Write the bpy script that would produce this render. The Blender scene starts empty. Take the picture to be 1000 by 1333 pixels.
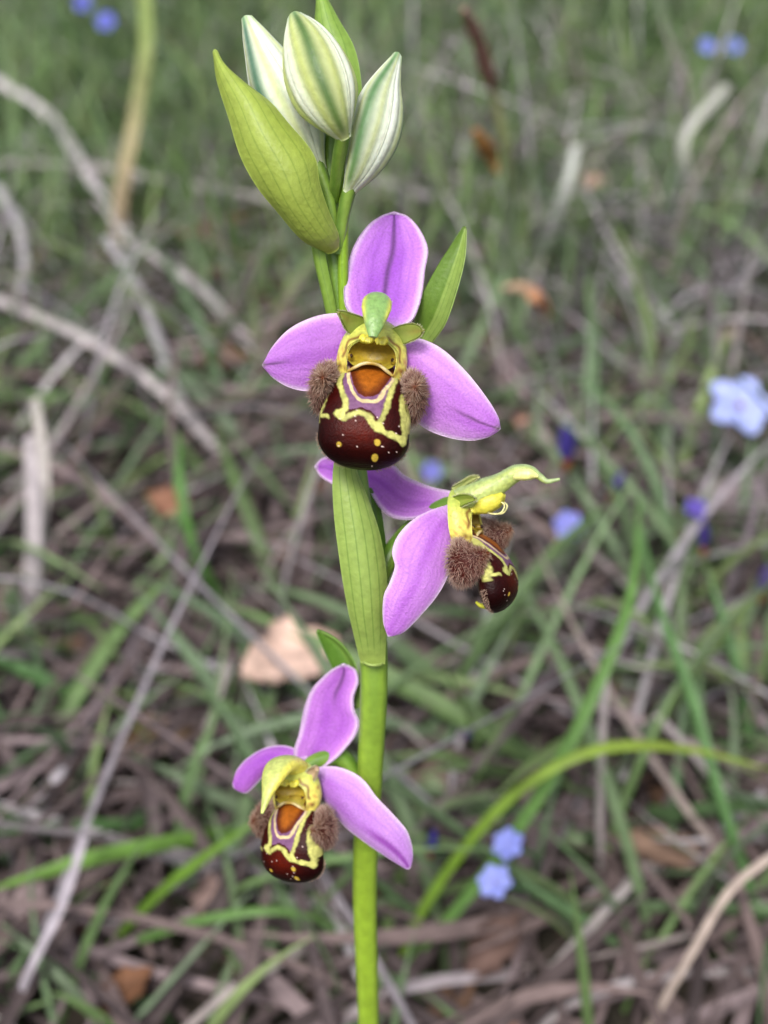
import bpy, math, random
import numpy as np
from mathutils import Vector, Matrix

random.seed(7)
rng = np.random.default_rng(11)
scene = bpy.context.scene
R = math.radians

# ---------------------------------------------------------------- camera, sky, sun, exposure
CAM_H = 0.205            # metres above the soil
PITCH = R(35.0)          # looking down
FPX = 1570.0             # focal length in photo pixels (photo 1000 x 1333)
FOCUS = 0.1075           # metres
APERTURE = 2.0          # mm, entrance pupil
RIGHT = np.array([1.0, 0.0, 0.0])
FWD = np.array([0.0, math.cos(PITCH), -math.sin(PITCH)])
UP = np.array([0.0, math.sin(PITCH), math.cos(PITCH)])
CAM = np.array([0.0, 0.0, CAM_H])

cd = bpy.data.cameras.new('camera')
cam = bpy.data.objects.new('camera', cd)
scene.collection.objects.link(cam)
cam.location = CAM
cam.rotation_euler = (math.pi / 2 - PITCH, 0, 0)
cd.sensor_fit = 'HORIZONTAL'
cd.sensor_width = 36.0
cd.lens = 36.0 * FPX / 1000.0
cd.clip_start = 0.004
cd.clip_end = 200.0
cd.dof.use_dof = True
cd.dof.focus_distance = FOCUS
cd.dof.aperture_fstop = cd.lens / APERTURE
scene.camera = cam

SUN_EL, SUN_AZ = R(58.0), R(200.0)      # azimuth clockwise from +Y: behind the camera, a little to its left
world = bpy.data.worlds.new('World')
scene.world = world
world.use_nodes = True
wn = world.node_tree
bg = wn.nodes['Background']
sky = wn.nodes.new('ShaderNodeTexSky')
sky.sky_type = 'NISHITA'
sky.sun_disc = False
sky.sun_elevation = SUN_EL
sky.sun_rotation = SUN_AZ
sky.dust_density = 4.0
sky.air_density = 1.0
hs = wn.nodes.new('ShaderNodeHueSaturation')
hs.inputs['Saturation'].default_value = 0.5      # thin cloud: a paler sky
wn.links.new(sky.outputs[0], hs.inputs['Color'])
wn.links.new(hs.outputs[0], bg.inputs['Color'])
bg.inputs['Strength'].default_value = 0.10
sd = bpy.data.lights.new('sun', 'SUN')
sd.energy = 1.5
sd.angle = R(18.0)
sd.color = (1.0, 0.97, 0.93)
sun = bpy.data.objects.new('sun', sd)
scene.collection.objects.link(sun)
sdir = Vector((math.sin(SUN_AZ) * math.cos(SUN_EL), math.cos(SUN_AZ) * math.cos(SUN_EL), math.sin(SUN_EL)))
sun.rotation_euler = (-sdir).to_track_quat('-Z', 'Y').to_euler()
sun.location = (0, 0, 3)
vs = scene.view_settings
vs.view_transform = 'Standard'
vs.look = 'None'
vs.exposure = 1.0
vs.gamma = 1.0
vs.use_curve_mapping = False
scene.render.resolution_x = 768
scene.render.resolution_y = 1024
scene.render.engine = 'CYCLES'

# ---------------------------------------------------------------- helpers
def lin(c):
    c = np.asarray(c, float) / 255.0
    return np.where(c <= 0.04045, c / 12.92, ((c + 0.055) / 1.055) ** 2.4)

def P3(px, py, dep):
    """photo pixel + depth in mm -> world metres"""
    px = np.asarray(px, float); py = np.asarray(py, float); dep = np.asarray(dep, float) * 0.001
    return (CAM + dep[..., None] * (FWD + ((px - 500.0) / FPX)[..., None] * RIGHT - ((py - 666.5) / FPX)[..., None] * UP))

def G(px, py, h=0.0):
    """photo pixel + height above soil in mm -> world metres"""
    d = FWD + (px - 500.0) / FPX * RIGHT - (py - 666.5) / FPX * UP
    t = (h * 0.001 - CAM_H) / d[2]
    return CAM + t * d

def depth_of(p):
    return (np.asarray(p) - CAM) @ FWD

def spl(pts, n):
    """Catmull-Rom through pts, resampled by arc length"""
    p = np.asarray(pts, float)
    if len(p) == 2:
        t = np.linspace(0, 1, n)[:, None]
        return p[0] * (1 - t) + p[1] * t
    q = np.vstack([2 * p[0] - p[1], p, 2 * p[-1] - p[-2]])
    out = []
    for i in range(1, len(q) - 2):
        t = np.linspace(0, 1, 24, endpoint=False)[:, None]
        a, b, c, d = q[i - 1], q[i], q[i + 1], q[i + 2]
        out.append(0.5 * (2 * b + (c - a) * t + (2 * a - 5 * b + 4 * c - d) * t ** 2 + (3 * b - a - 3 * c + d) * t ** 3))
    out.append(p[-1:])
    o = np.vstack(out)
    s = np.concatenate([[0], np.cumsum(np.linalg.norm(np.diff(o[:, :3], axis=0), axis=1))])
    k = np.linspace(0, s[-1], n)
    return np.stack([np.interp(k, s, o[:, j]) for j in range(o.shape[1])], 1)

def tab(x, xs, ys):
    return np.interp(x, xs, ys)

def smooth(e0, e1, x):
    t = np.clip((x - e0) / (e1 - e0), 0, 1)
    return t * t * (3 - 2 * t)

def mixc(a, b, f):
    f = np.asarray(f)[..., None]
    return np.asarray(a) * (1 - f) + np.asarray(b) * f

def unit(v):
    return v / (np.linalg.norm(v, axis=-1, keepdims=True) + 1e-15)

class MB:
    """collects grids, tubes and hairs; build() links them as ONE mesh object"""
    def __init__(s):
        s.V = []; s.F = []; s.C = []; s.M = []; s.n = 0
    def add(s, V, F, C, m=0):
        V = np.asarray(V).reshape(-1, 3); C = np.asarray(C)
        C = np.broadcast_to(C, (len(V), 3)) if C.ndim == 1 else C.reshape(-1, 3)
        F = np.asarray(F, dtype=np.int64)
        s.V.append(V); s.C.append(C); s.F.append(F + s.n); s.M.append(np.full(len(F), m)); s.n += len(V)
    def build(s, name, mats, parent=None, origin=(0, 0, 0)):
        me = bpy.data.meshes.new(name)
        V = np.vstack(s.V) - np.asarray(origin)
        me.vertices.add(len(V)); me.vertices.foreach_set('co', V.astype(np.float32).ravel())
        loops, starts, mi = [], [], []
        cur = 0
        for F, m in zip(s.F, s.M):
            k = F.shape[1]
            loops.append(F.ravel()); starts.append(cur + np.arange(len(F)) * k); cur += F.size; mi.append(m)
        loops = np.concatenate(loops); starts = np.concatenate(starts); mi = np.concatenate(mi)
        me.loops.add(len(loops)); me.loops.foreach_set('vertex_index', loops.astype(np.int32))
        me.polygons.add(len(starts)); me.polygons.foreach_set('loop_start', starts.astype(np.int32))
        me.polygons.foreach_set('material_index', mi.astype(np.int32))
        me.polygons.foreach_set('use_smooth', np.ones(len(starts), dtype=bool))
        me.update(calc_edges=True)
        a = me.color_attributes.new('Col', 'FLOAT_COLOR', 'POINT')
        C = np.vstack(s.C)
        a.data.foreach_set('color', np.hstack([C, np.ones((len(C), 1))]).astype(np.float32).ravel())
        me.validate()
        for m in (mats if isinstance(mats, (list, tuple)) else [mats]):
            me.materials.append(m)
        o = bpy.data.objects.new(name, me)
        scene.collection.objects.link(o)
        if parent is not None:
            o.parent = parent
        return o

def tag(o, label=None, cat=None, group=None, kind=None):
    if label: o['label'] = label
    if cat: o['category'] = cat
    if group: o['group'] = group
    if kind: o['kind'] = kind
    return o

def empty(name, loc):
    o = bpy.data.objects.new(name, None)
    scene.collection.objects.link(o)
    o.location = loc
    o.empty_display_size = 0.01
    return o

def gidx(n, m, off=0, closed=False):
    i = np.arange(n - 1)[:, None]; j = np.arange(m if closed else m - 1)[None, :]
    j2 = (j + 1) % m
    a = i * m + j; b = i * m + j2; c = (i + 1) * m + j2; d = (i + 1) * m + j
    return np.stack([a, b, c, d], -1).reshape(-1, 4) + off

def gnormals(P):
    du = np.gradient(P, axis=0); dv = np.gradient(P, axis=1)
    n = np.cross(du, dv)
    l = np.linalg.norm(n, axis=-1)
    n = unit(n)
    for i in range(P.shape[0] - 2, P.shape[0]):
        bad = l[i] < 1e-12
        n[i][bad] = n[i - 1][bad]
    return n

def shell(mb, P, t, C, m=0, rim=0.45):
    """a sheet P (n,m,3) given thickness t (metres)"""
    n, w, _ = P.shape
    N = gnormals(P)
    s = np.linspace(-1, 1, w)[None, :]
    h = 0.5 * t * (1 - (1 - rim) * np.abs(s) ** 4)
    h = np.repeat(h, n, 0)[..., None]
    V = np.concatenate([(P + N * h).reshape(-1, 3), (P - N * h).reshape(-1, 3)])
    k = n * w
    F = [gidx(n, w), gidx(n, w, k)[:, ::-1]]
    def strip(ids):
        a, b = ids[:-1], ids[1:]
        return np.stack([a, a + k, b + k, b], 1)
    I = np.arange(k).reshape(n, w)
    F += [strip(I[:, 0]), strip(I[::-1, -1]), strip(I[0, ::-1]), strip(I[-1, :])]
    mb.add(V, np.vstack(F), np.concatenate([C.reshape(-1, 3)] * 2), m)

def patch(mb, Lp, Rp, C, t=0.3, bulge=0.6, ripple=0.0, freq=14, fold=0.0, n=64, w=34, m=0, seed=0, world_pts=False, rimr=.45, bpow=.6):
    """sheet between two edge curves (photo px, px, depth mm), both from base to tip; bulge mm (+ towards viewer)"""
    Lw = spl(P3(*np.asarray(Lp, float).T), n) if not world_pts else spl(Lp, n)
    Rw = spl(P3(*np.asarray(Rp, float).T), n) if not world_pts else spl(Rp, n)
    s = np.linspace(0, 1, w)[None, :, None]
    tt = np.linspace(0, 1, n)
    P = Lw[:, None] * (1 - s) + Rw[:, None] * s
    N = gnormals(P)
    ctr = P.mean((0, 1)); 
    if np.mean(N[n // 2] @ (CAM - ctr)) < 0: N = -N
    Nm = unit(N.mean(1, keepdims=True))
    u = 2 * s[..., 0] - 1
    env = np.clip(np.sin(np.pi * np.clip(tt, 0.02, 1)), 0, 1)[:, None] ** bpow
    rs = np.random.default_rng(seed + 3)
    ph = rs.uniform(0, 6.28, 4)
    off = bulge * (1 - u ** 2) * env
    off += fold * (np.abs(u)) * env * -1
    off += ripple * np.abs(u) ** 2.5 * (np.sin(freq * tt + ph[0]) + 0.5 * np.sin(freq * 1.9 * tt + ph[1]))[:, None] * env * np.where(u < 0, 1, np.cos(ph[2]))
    off += 0.12 * ripple * np.sin(9 * tt + ph[3])[:, None] * np.sin(5 * u + ph[1])
    P = P + Nm * (off * 0.001)[..., None]
    T, S = np.meshgrid(tt, s[0, :, 0], indexing='ij')
    shell(mb, P, t * 0.001, C(T, S), m, rimr)
    return P

def tube(mb, path, ra, rb, ref, C, n=48, w=20, m=0, cap=True, sup=1.0):
    """loft along world path; ra along ref, rb across; tables over t; metres"""
    p = spl(path, n)
    T = unit(np.gradient(p, axis=0))
    ref = np.broadcast_to(np.asarray(ref, float), p.shape)
    A = unit(ref - (ref * T).sum(1, keepdims=True) * T)
    B = np.cross(T, A)
    tt = np.linspace(0, 1, n)
    a = np.interp(tt, np.linspace(0, 1, len(ra)), ra); b = np.interp(tt, np.linspace(0, 1, len(rb)), rb)
    ph = np.linspace(0, 2 * np.pi, w, endpoint=False)
    c, s = np.cos(ph), np.sin(ph)
    c = np.sign(c) * np.abs(c) ** sup; s = np.sign(s) * np.abs(s) ** sup
    P = p[:, None] + (a[:, None] * c)[..., None] * A[:, None] + (b[:, None] * s)[..., None] * B[:, None]
    TT, PH = np.meshgrid(tt, ph, indexing='ij')
    col = C(TT, PH) if callable(C) else np.broadcast_to(np.asarray(C), P.shape)
    V = P.reshape(-1, 3); F = gidx(n, w, 0, True)
    mb.add(V, F, col.reshape(-1, 3), m)
    if cap:
        for row, rev in ((0, True), (n - 1, False)):
            ring = P[row]; cen = p[row]
            Vc = np.vstack([ring, cen[None]]); j = np.arange(w)
            Fc = np.stack([j, (j + 1) % w, np.full(w, w)], 1)
            if rev: Fc = Fc[:, ::-1]
            mb.add(Vc, Fc, np.vstack([col[row], col[row][:1]]), m)
    return P

def hairs(mb, pts, nrm, length, rad, croot, ctip, droop=0.35, jit=0.35, m=0, seed=0, gdir=None):
    """short curved tapering hairs as three-sided spikes"""
    r = np.random.default_rng(seed)
    N = len(pts)
    g = np.array([0, 0, -1.0]) if gdir is None else gdir
    d = unit(nrm + r.normal(0, jit, (N, 3)))
    L = (length * r.uniform(0.55, 1.2, N))[:, None]
    d2 = unit(d + g * droop)
    p0 = pts - d * L * 0.1; p1 = pts + d * L * 0.5; p2 = p1 + d2 * L * 0.55
    a = unit(np.cross(d, r.normal(0, 1, (N, 3)))); b = np.cross(d, a)
    V = []
    for k in range(3):
        c, s = math.cos(k * 2.094), math.sin(k * 2.094)
        V.append(p0 + (a * c + b * s) * rad)
    for k in range(3):
        c, s = math.cos(k * 2.094), math.sin(k * 2.094)
        V.append(p1 + (a * c + b * s) * rad * 0.75)
    V.append(p2)
    V = np.stack(V, 1)
    base = (np.arange(N) * 7)[:, None, None]
    q = np.array([[0, 1, 4, 3], [1, 2, 5, 4], [2, 0, 3, 5]])[None]
    tr = np.array([[3, 4, 6], [4, 5, 6], [5, 3, 6]])[None]
    cr = np.broadcast_to(croot, (N, 3)); ct = np.broadcast_to(ctip, (N, 3))
    C = np.stack([cr] * 3 + [0.6 * cr + 0.4 * ct] * 3 + [ct], 1)
    V = V.reshape(-1, 3); C = C.reshape(-1, 3)
    mb.add(V, (q + base).reshape(-1, 4), C, m)
    # triangles share the vertices just added
    n0 = mb.n - len(V)
    mb.F.append((tr + base).reshape(-1, 3) + n0); mb.M.append(np.full(3 * N, m)); mb.V.append(np.zeros((0, 3))); mb.C.append(np.zeros((0, 3)))

# ---------------------------------------------------------------- materials
def mat_col(name, rough=0.5, transl=0.0, nscale=900.0, namt=0.18, bump=0.0, bscale=1500.0, spec=0.4, sheen=0.0, sss=0.0, stretch=None, tsat=1.0):
    m = bpy.data.materials.new(name)
    m.use_nodes = True
    nt = m.node_tree; N = nt.nodes; L = nt.links
    bsdf = N['Principled BSDF']; out = N['Material Output']
    at = N.new('ShaderNodeAttribute'); at.attribute_name = 'Col'
    tc = N.new('ShaderNodeTexCoord')
    src = tc.outputs['Object']
    nz = N.new('ShaderNodeTexNoise'); nz.inputs['Scale'].default_value = nscale; nz.inputs['Detail'].default_value = 4.0
    L.new(src, nz.inputs['Vector'])
    mr = N.new('ShaderNodeMapRange')
    mr.inputs['From Min'].default_value = 0.3; mr.inputs['From Max'].default_value = 0.7
    mr.inputs['To Min'].default_value = 1 - namt; mr.inputs['To Max'].default_value = 1 + namt
    L.new(nz.outputs['Fac'], mr.inputs['Value'])
    mul = N.new('ShaderNodeVectorMath'); mul.operation = 'SCALE'
    L.new(at.outputs['Color'], mul.inputs[0]); L.new(mr.outputs[0], mul.inputs['Scale'])
    L.new(mul.outputs[0], bsdf.inputs['Base Color'])
    bsdf.inputs['Roughness'].default_value = rough
    bsdf.inputs['Specular IOR Level'].default_value = spec
    if sheen: 
        bsdf.inputs['Sheen Weight'].default_value = sheen
    if sss:
        bsdf.inputs['Subsurface Weight'].default_value = sss
        bsdf.inputs['Subsurface Radius'].default_value = (1.0, 0.7, 0.5)
        bsdf.inputs['Subsurface Scale'].default_value = 0.0006
    if bump:
        n2 = N.new('ShaderNodeTexNoise'); n2.inputs['Scale'].default_value = bscale; n2.inputs['Detail'].default_value = 3.0
        L.new(src, n2.inputs['Vector'])
        bp = N.new('ShaderNodeBump'); bp.inputs['Strength'].default_value = bump; bp.inputs['Distance'].default_value = 0.0003
        L.new(n2.outputs['Fac'], bp.inputs['Height']); L.new(bp.outputs[0], bsdf.inputs['Normal'])
    if transl:
        tr = N.new('ShaderNodeBsdfTranslucent')
        L.new(mul.outputs[0], tr.inputs['Color'])
        mx = N.new('ShaderNodeMixShader'); mx.inputs[0].default_value = transl
        L.new(bsdf.outputs[0], mx.inputs[1]); L.new(tr.outputs[0], mx.inputs[2]); L.new(mx.outputs[0], out.inputs['Surface'])
    return m

M_SEPAL = mat_col('sepal_tissue', 0.5, 0.30, 5200, 0.13, 0.5, 5200, 0.35, sheen=0.1)
M_GREEN = mat_col('green_tissue', 0.45, 0.25, 1400, 0.10, 0.25, 2600, 0.4)
M_STEM = mat_col('stem_tissue', 0.42, 0.0, 900, 0.12, 0.2, 2600, 0.45, sss=0.25)
M_LIP = mat_col('lip_velvet', 0.40, 0.0, 2200, 0.22, 0.25, 5000, 0.12)
M_COLUMN = mat_col('column_tissue', 0.36, 0.0, 2600, 0.20, 0.25, 3500, 0.45, sss=0.4)
M_HAIR = mat_col('lip_hair', 0.6, 0.3, 800, 0.1, 0, 0, 0.2)
M_BUD = mat_col('bud_tissue', 0.45, 0.18, 1500, 0.08, 0.2, 3000, 0.4, sss=0.2)
M_DRY = mat_col('dry_grass_straw', 0.7, 0.15, 260, 0.25, 0.2, 800, 0.2)
M_GRASS = mat_col('green_grass_blade', 0.5, 0.3, 220, 0.2, 0.1, 800, 0.35)
M_LEAF = mat_col('dead_leaf', 0.75, 0.15, 210, 0.38, 0.6, 420, 0.2)
M_BLUE = mat_col('blue_petal', 0.55, 0.35, 500, 0.1, 0, 0, 0.25)
M_TWIG = mat_col('twig_bark', 0.85, 0.0, 300, 0.35, 0.6, 900, 0.15)

def ground_mat():
    m = bpy.data.materials.new('soil_and_litter'); m.use_nodes = True
    N = m.node_tree.nodes; L = m.node_tree.links; b = N['Principled BSDF']
    tc = N.new('ShaderNodeTexCoord')
    n1 = N.new('ShaderNodeTexNoise'); n1.inputs['Scale'].default_value = 28; n1.inputs['Detail'].default_value = 8
    n2 = N.new('ShaderNodeTexNoise'); n2.inputs['Scale'].default_value = 170; n2.inputs['Detail'].default_value = 6
    L.new(tc.outputs['Object'], n1.inputs['Vector']); L.new(tc.outputs['Object'], n2.inputs['Vector'])
    r = N.new('ShaderNodeValToRGB')
    e = r.color_ramp.elements
    e[0].position = 0.32; e[0].color = (0.014, 0.011, 0.009, 1)
    e[1].position = 0.72; e[1].color = (0.11, 0.085, 0.065, 1)
    k = e.new(0.5); k.color = (0.045, 0.038, 0.026, 1)
    mx = N.new('ShaderNodeMix'); mx.data_type = 'FLOAT'; mx.inputs[0].default_value = 0.5
    L.new(n1.outputs['Fac'], mx.inputs[2]); L.new(n2.outputs['Fac'], mx.inputs[3])
    L.new(mx.outputs[0], r.inputs['Fac']); L.new(r.outputs[0], b.inputs['Base Color'])
    b.inputs['Roughness'].default_value = 0.95
    bp = N.new('ShaderNodeBump'); bp.inputs['Distance'].default_value = 0.004; bp.inputs['Strength'].default_value = 0.8
    L.new(n2.outputs['Fac'], bp.inputs['Height']); L.new(bp.outputs[0], b.inputs['Normal'])
    return m

# ---------------------------------------------------------------- the setting: ground
def build_ground():
    k = np.linspace(-1, 1, 161)
    ax = np.sinh(k * 6.2) / math.sinh(6.2) * 60.0
    X, Y = np.meshgrid(ax, ax + 0.35, indexing='ij')
    Z = np.zeros_like(X)
    r = np.random.default_rng(5)
    for f in (9, 17, 33, 60):
        for _ in range(4):
            a = r.uniform(0, 6.28)
            Z += 0.012 / f * 4 * np.sin(f * (X * math.cos(a) + Y * math.sin(a)) + r.uniform(0, 6.28)) * 0.35
    Z *= np.clip(1.5 - np.hypot(X, Y - 0.35) / 3.0, 0, 1)
    Z -= Z.max()
    mb = MB()
    mb.add(np.stack([X, Y, Z], -1), gidx(161, 161)[:, ::-1], np.array([.05, .04, .03]))
    o = mb.build('ground', ground_mat())
    tag(o, 'dark bare soil under the dry grass', 'ground', kind='structure')
build_ground()

# ================================================================ the orchid
base_pt = G(478, 1760, 0.0)
low = P3(480, 1333, 136)
base_pt = np.array([low[0] + 0.001, low[1] - 0.012, -0.004])
ORC = empty('bee_orchid', base_pt)
tag(ORC, 'bee orchid with three pink flowers and three green-white buds on one stem', 'orchid')
O0 = base_pt
K = 1.0 / 14.27 * 0.001          # one photo pixel at the focus plane, metres

# stem
def stem_col(T, PH):
    c = mixc(lin((132, 160, 44)), lin((100, 134, 54)), smooth(0.55, 0.85, T))
    c = mixc(c, lin((150, 180, 60)), 0.35 * (0.5 + 0.5 * np.sin(PH * 5)) ** 3)
    return c
mb = MB()
sp = [base_pt, base_pt * 0.45 + low * 0.55 + np.array([0, 0.001, 0]), low, P3(475, 1150, 128), P3(482, 1000, 122), P3(487, 880, 118),
      P3(482, 760, 116.5), P3(466, 640, 115.5), P3(455, 520, 114.5), P3(444, 400, 113), P3(433, 320, 112), P3(430, 250, 111), P3(433, 178, 110)]
rad = np.array([17, 16, 16.5, 18.5, 18.5, 19.5, 18, 16, 14, 12, 12, 13, 11]) * K
seg = np.concatenate([[0], np.cumsum([np.linalg.norm(sp[i + 1] - sp[i]) for i in range(len(sp) - 1)])])
radu = np.interp(np.linspace(0, seg[-1], 60), seg, rad)
tube(mb, sp, radu, radu * 0.95, RIGHT, stem_col, n=140, w=28)
mb.build('stem', M_STEM, ORC, O0)

# leafy bracts ------------------------------------------------------------
def bract_col(light, dark, nv=7, half=None):
    light = lin(light); dark = lin(dark)
    def f(T, S):
        v = np.abs(np.sin(S * np.pi * nv + 0.25 * np.sin(T * 5)))
        vein = 1 - smooth(0.0, 0.34, v)
        c = mixc(light, dark, 0.75 * vein * smooth(0, 0.15, T))
        c = mixc(c, light * 1.35 + 0.02, smooth(0.88, 1.0, np.abs(2 * S - 1)) * 0.5)
        c = mixc(c, np.asarray(light) * np.array([1.25, 1.15, 1.1]), 0.6 * (1 - smooth(0.0, 0.12, T)))
        if half is not None:
            c = mixc(c, lin(half), (1 - smooth(0.44, 0.5, S)) * 0.85)
        return c
    return f

def bract(L, Rr, col, **kw):
    mb = MB()
    kw['w'] = 70; kw.setdefault('n', 90)
    patch(mb, L, Rr, col, **kw)
    return mb.build('bract', M_GREEN, ORC, O0)

# large one sheathing the stem below the top flower
bract([(470, 862, 116), (464, 838, 115), (452, 785, 113), (442, 725, 112), (435, 665, 111.5), (434, 615, 111.5), (440, 585, 112), (448, 560, 112.6)],
      [(501, 864, 116), (502, 830, 115), (504, 790, 113.5), (502, 742, 112.8), (493, 692, 112.5), (478, 648, 112.3), (464, 612, 112.3), (452, 560, 112.8)],
      bract_col((148, 172, 84), (96, 130, 50), 5), t=.35, bulge=1.0, ripple=.05, n=80)
# membranous collar where it clasps the stem
mb = MB()
cp = P3(np.array([467, 474, 485, 497, 503]), np.array([852, 862, 866, 864, 855]), np.array([117.5, 115.7, 115.2, 115.7, 117.5]))
tube(mb, cp, [1.2 * K, 2.4 * K, 2.0 * K, 2.6 * K, 1.2 * K], [1.0 * K, 1.8 * K, 1.6 * K, 2.0 * K, 1.0 * K], UP, lin((156, 178, 92)), n=30, w=10)
mb.build('bract_collar', M_GREEN, ORC, O0)
# folded pointed one to the right of the top flower
bract([(520, 470, 114), (535, 432, 113.5), (550, 385, 112), (570, 345, 111), (592, 312, 110.5), (604, 294, 110.5)],
      [(545, 480, 114), (560, 450, 112.8), (580, 420, 110.5), (594, 380, 109.8), (605, 335, 110), (607, 296, 110.5)],
      bract_col((142, 168, 82), (104, 136, 56), 5, half=(92, 126, 38)), t=.3, bulge=-.7, ripple=.05)
# big one cupping the left bud
bract([(424, 327, 110.5), (394, 312, 108.5), (362, 276, 107), (336, 244, 106), (314, 204, 105.5), (298, 152, 105.5), (283, 104, 106), (278, 67, 107)],
      [(441, 322, 110), (440, 304, 109), (428, 276, 107.5), (416, 240, 106), (411, 210, 105.5), (400, 190, 105.5), (376, 162, 105.5), (350, 132, 105.8), (316, 108, 106.2), (292, 90, 106.5), (282, 66, 107)],
      bract_col((158, 176, 76), (122, 146, 56), 6), t=.35, bulge=1.9, ripple=.06, n=80)
# pale strip hugging the stem under the left bud
bract([(428, 420, 112.2), (418, 375, 111.6), (409, 335, 111), (405, 305, 110.6), (408, 280, 110.5)],
      [(441, 420, 112), (432, 375, 111.2), (424, 335, 110.4), (420, 305, 110.2), (412, 280, 110.4)],
      bract_col((128, 160, 62), (104, 138, 56), 3), t=.3, bulge=.4, ripple=.0)
# bract behind the middle bud, rising out of the frame
bract([(430, 235, 111), (425, 190, 111.5), (420, 140, 112), (415, 90, 112), (410, 40, 112), (412, 4, 112), (412, -24, 112)],
      [(450, 240, 111), (461, 195, 111), (470, 150, 110.8), (470, 105, 110.8), (461, 62, 111), (440, 24, 111.5), (414, -24, 112)],
      bract_col((132, 164, 70), (96, 132, 50), 5), t=.3, bulge=.9, ripple=.05)
# thin bright strip (right bract of the right bud)
bract([(444, 440, 113), (441, 380, 111.8), (441, 320, 111.1), (442, 280, 110.6), (442, 240, 110.3), (447, 205, 110.2)],
      [(456, 440, 113), (453, 380, 111.8), (453, 320, 111), (453, 280, 110.4), (454, 245, 110.2), (449, 205, 110.2)],
      bract_col((140, 178, 46), (112, 150, 40), 2), t=.3, bulge=.5, ripple=0)
# bract behind the side flower, right of the stem
bract([(486, 760, 117), (478, 715, 117.5), (474, 680, 118), (474, 655, 118.2), (480, 636, 118.4)],
      [(506, 760, 117), (504, 725, 117.3), (500, 690, 117.8), (495, 662, 118), (484, 636, 118.4)],
      bract_col((78, 116, 34), (58, 92, 24), 3), t=.3, bulge=.6, ripple=0)
# small curled one by the lowest flower
bract([(456, 925, 123.8), (440, 885, 123.8), (428, 858, 123.5), (419, 838, 123.2), (412, 822, 123)],
      [(474, 920, 123), (466, 876, 123), (454, 850, 122.8), (437, 832, 122.8), (416, 821, 123)],
      bract_col((124, 160, 70), (84, 124, 40), 2, half=(92, 134, 44)), t=.35, bulge=-1.2, ripple=0)

# sepals ------------------------------------------------------------------
def sepal_col(deep=(172, 90, 204), mid=(202, 132, 222), pale=(240, 214, 244), vein=(88, 62, 84), veinfrom=0.35, veinto=1.0, veinw=0.035, tipgreen=0.0, seed=1, veincurve=0.0, edge=0.9):
    rs = np.random.default_rng(seed); ph = rs.uniform(0, 6.28, 6)
    deep, mid, pale, vein = lin(deep), lin(mid), lin(pale), lin(vein)
    def f(T, S):
        u = 2 * S - 1
        wob = 0.20 * np.sin(5 * T + ph[0]) + 0.14 * np.sin(9 * u + 4 * T + ph[1]) + 0.08 * np.sin(17 * T - 6 * u + ph[2])
        c = mixc(mid, deep, np.clip(0.45 + 0.5 * np.cos(u * 2.4) - 0.3 + wob, 0, 1))
        # fine branching veins
        for k in (-0.62, -0.36, 0.34, 0.6):
            d = np.abs(u - k * (0.5 + 0.6 * np.sin(np.pi * np.clip(T, 0, 1))) - 0.03 * np.sin(11 * T + k * 9))
            c = mixc(c, deep * 0.8, 0.30 * np.exp(-(d / 0.035) ** 2) * smooth(0.05, 0.3, T) * (1 - smooth(0.75, 0.95, T)))
        d = np.abs(u - veincurve * np.sin(np.pi * T))
        vw = veinw * (1.0 + 0.6 * T)
        vv = np.exp(-(d / vw) ** 2) * smooth(veinfrom, veinfrom + 0.25, T) * (1 - smooth(veinto - 0.03, veinto + 0.02, T))
        c = mixc(c, vein, np.clip(1.3 * vv, 0, .95))
        c = mixc(c, deep * 0.85, 0.35 * np.exp(-(d / (vw * 3)) ** 2))
        if tipgreen:
            c = mixc(c, lin((120, 120, 90)), tipgreen * smooth(0.9, 0.99, T) * np.exp(-(u / 0.5) ** 2))
        e = smooth(0.80, 0.99, np.abs(u)) * edge
        e = np.maximum(e, edge * smooth(0.975, 1.0, T))
        c = mixc(c, pale, e)
        c = mixc(c, pale * 0.95, 0.55 * (1 - smooth(0.0, 0.2, T)))
        return c
    return f

def sepal(parent, L, Rr, col, **kw):
    mb = MB()
    kw.setdefault('t', 0.32); kw.setdefault('n', 84); kw.setdefault('w', 48)
    patch(mb, L, Rr, col, **kw)
    return mb.build('sepal', M_SEPAL, parent, O0)

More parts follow.
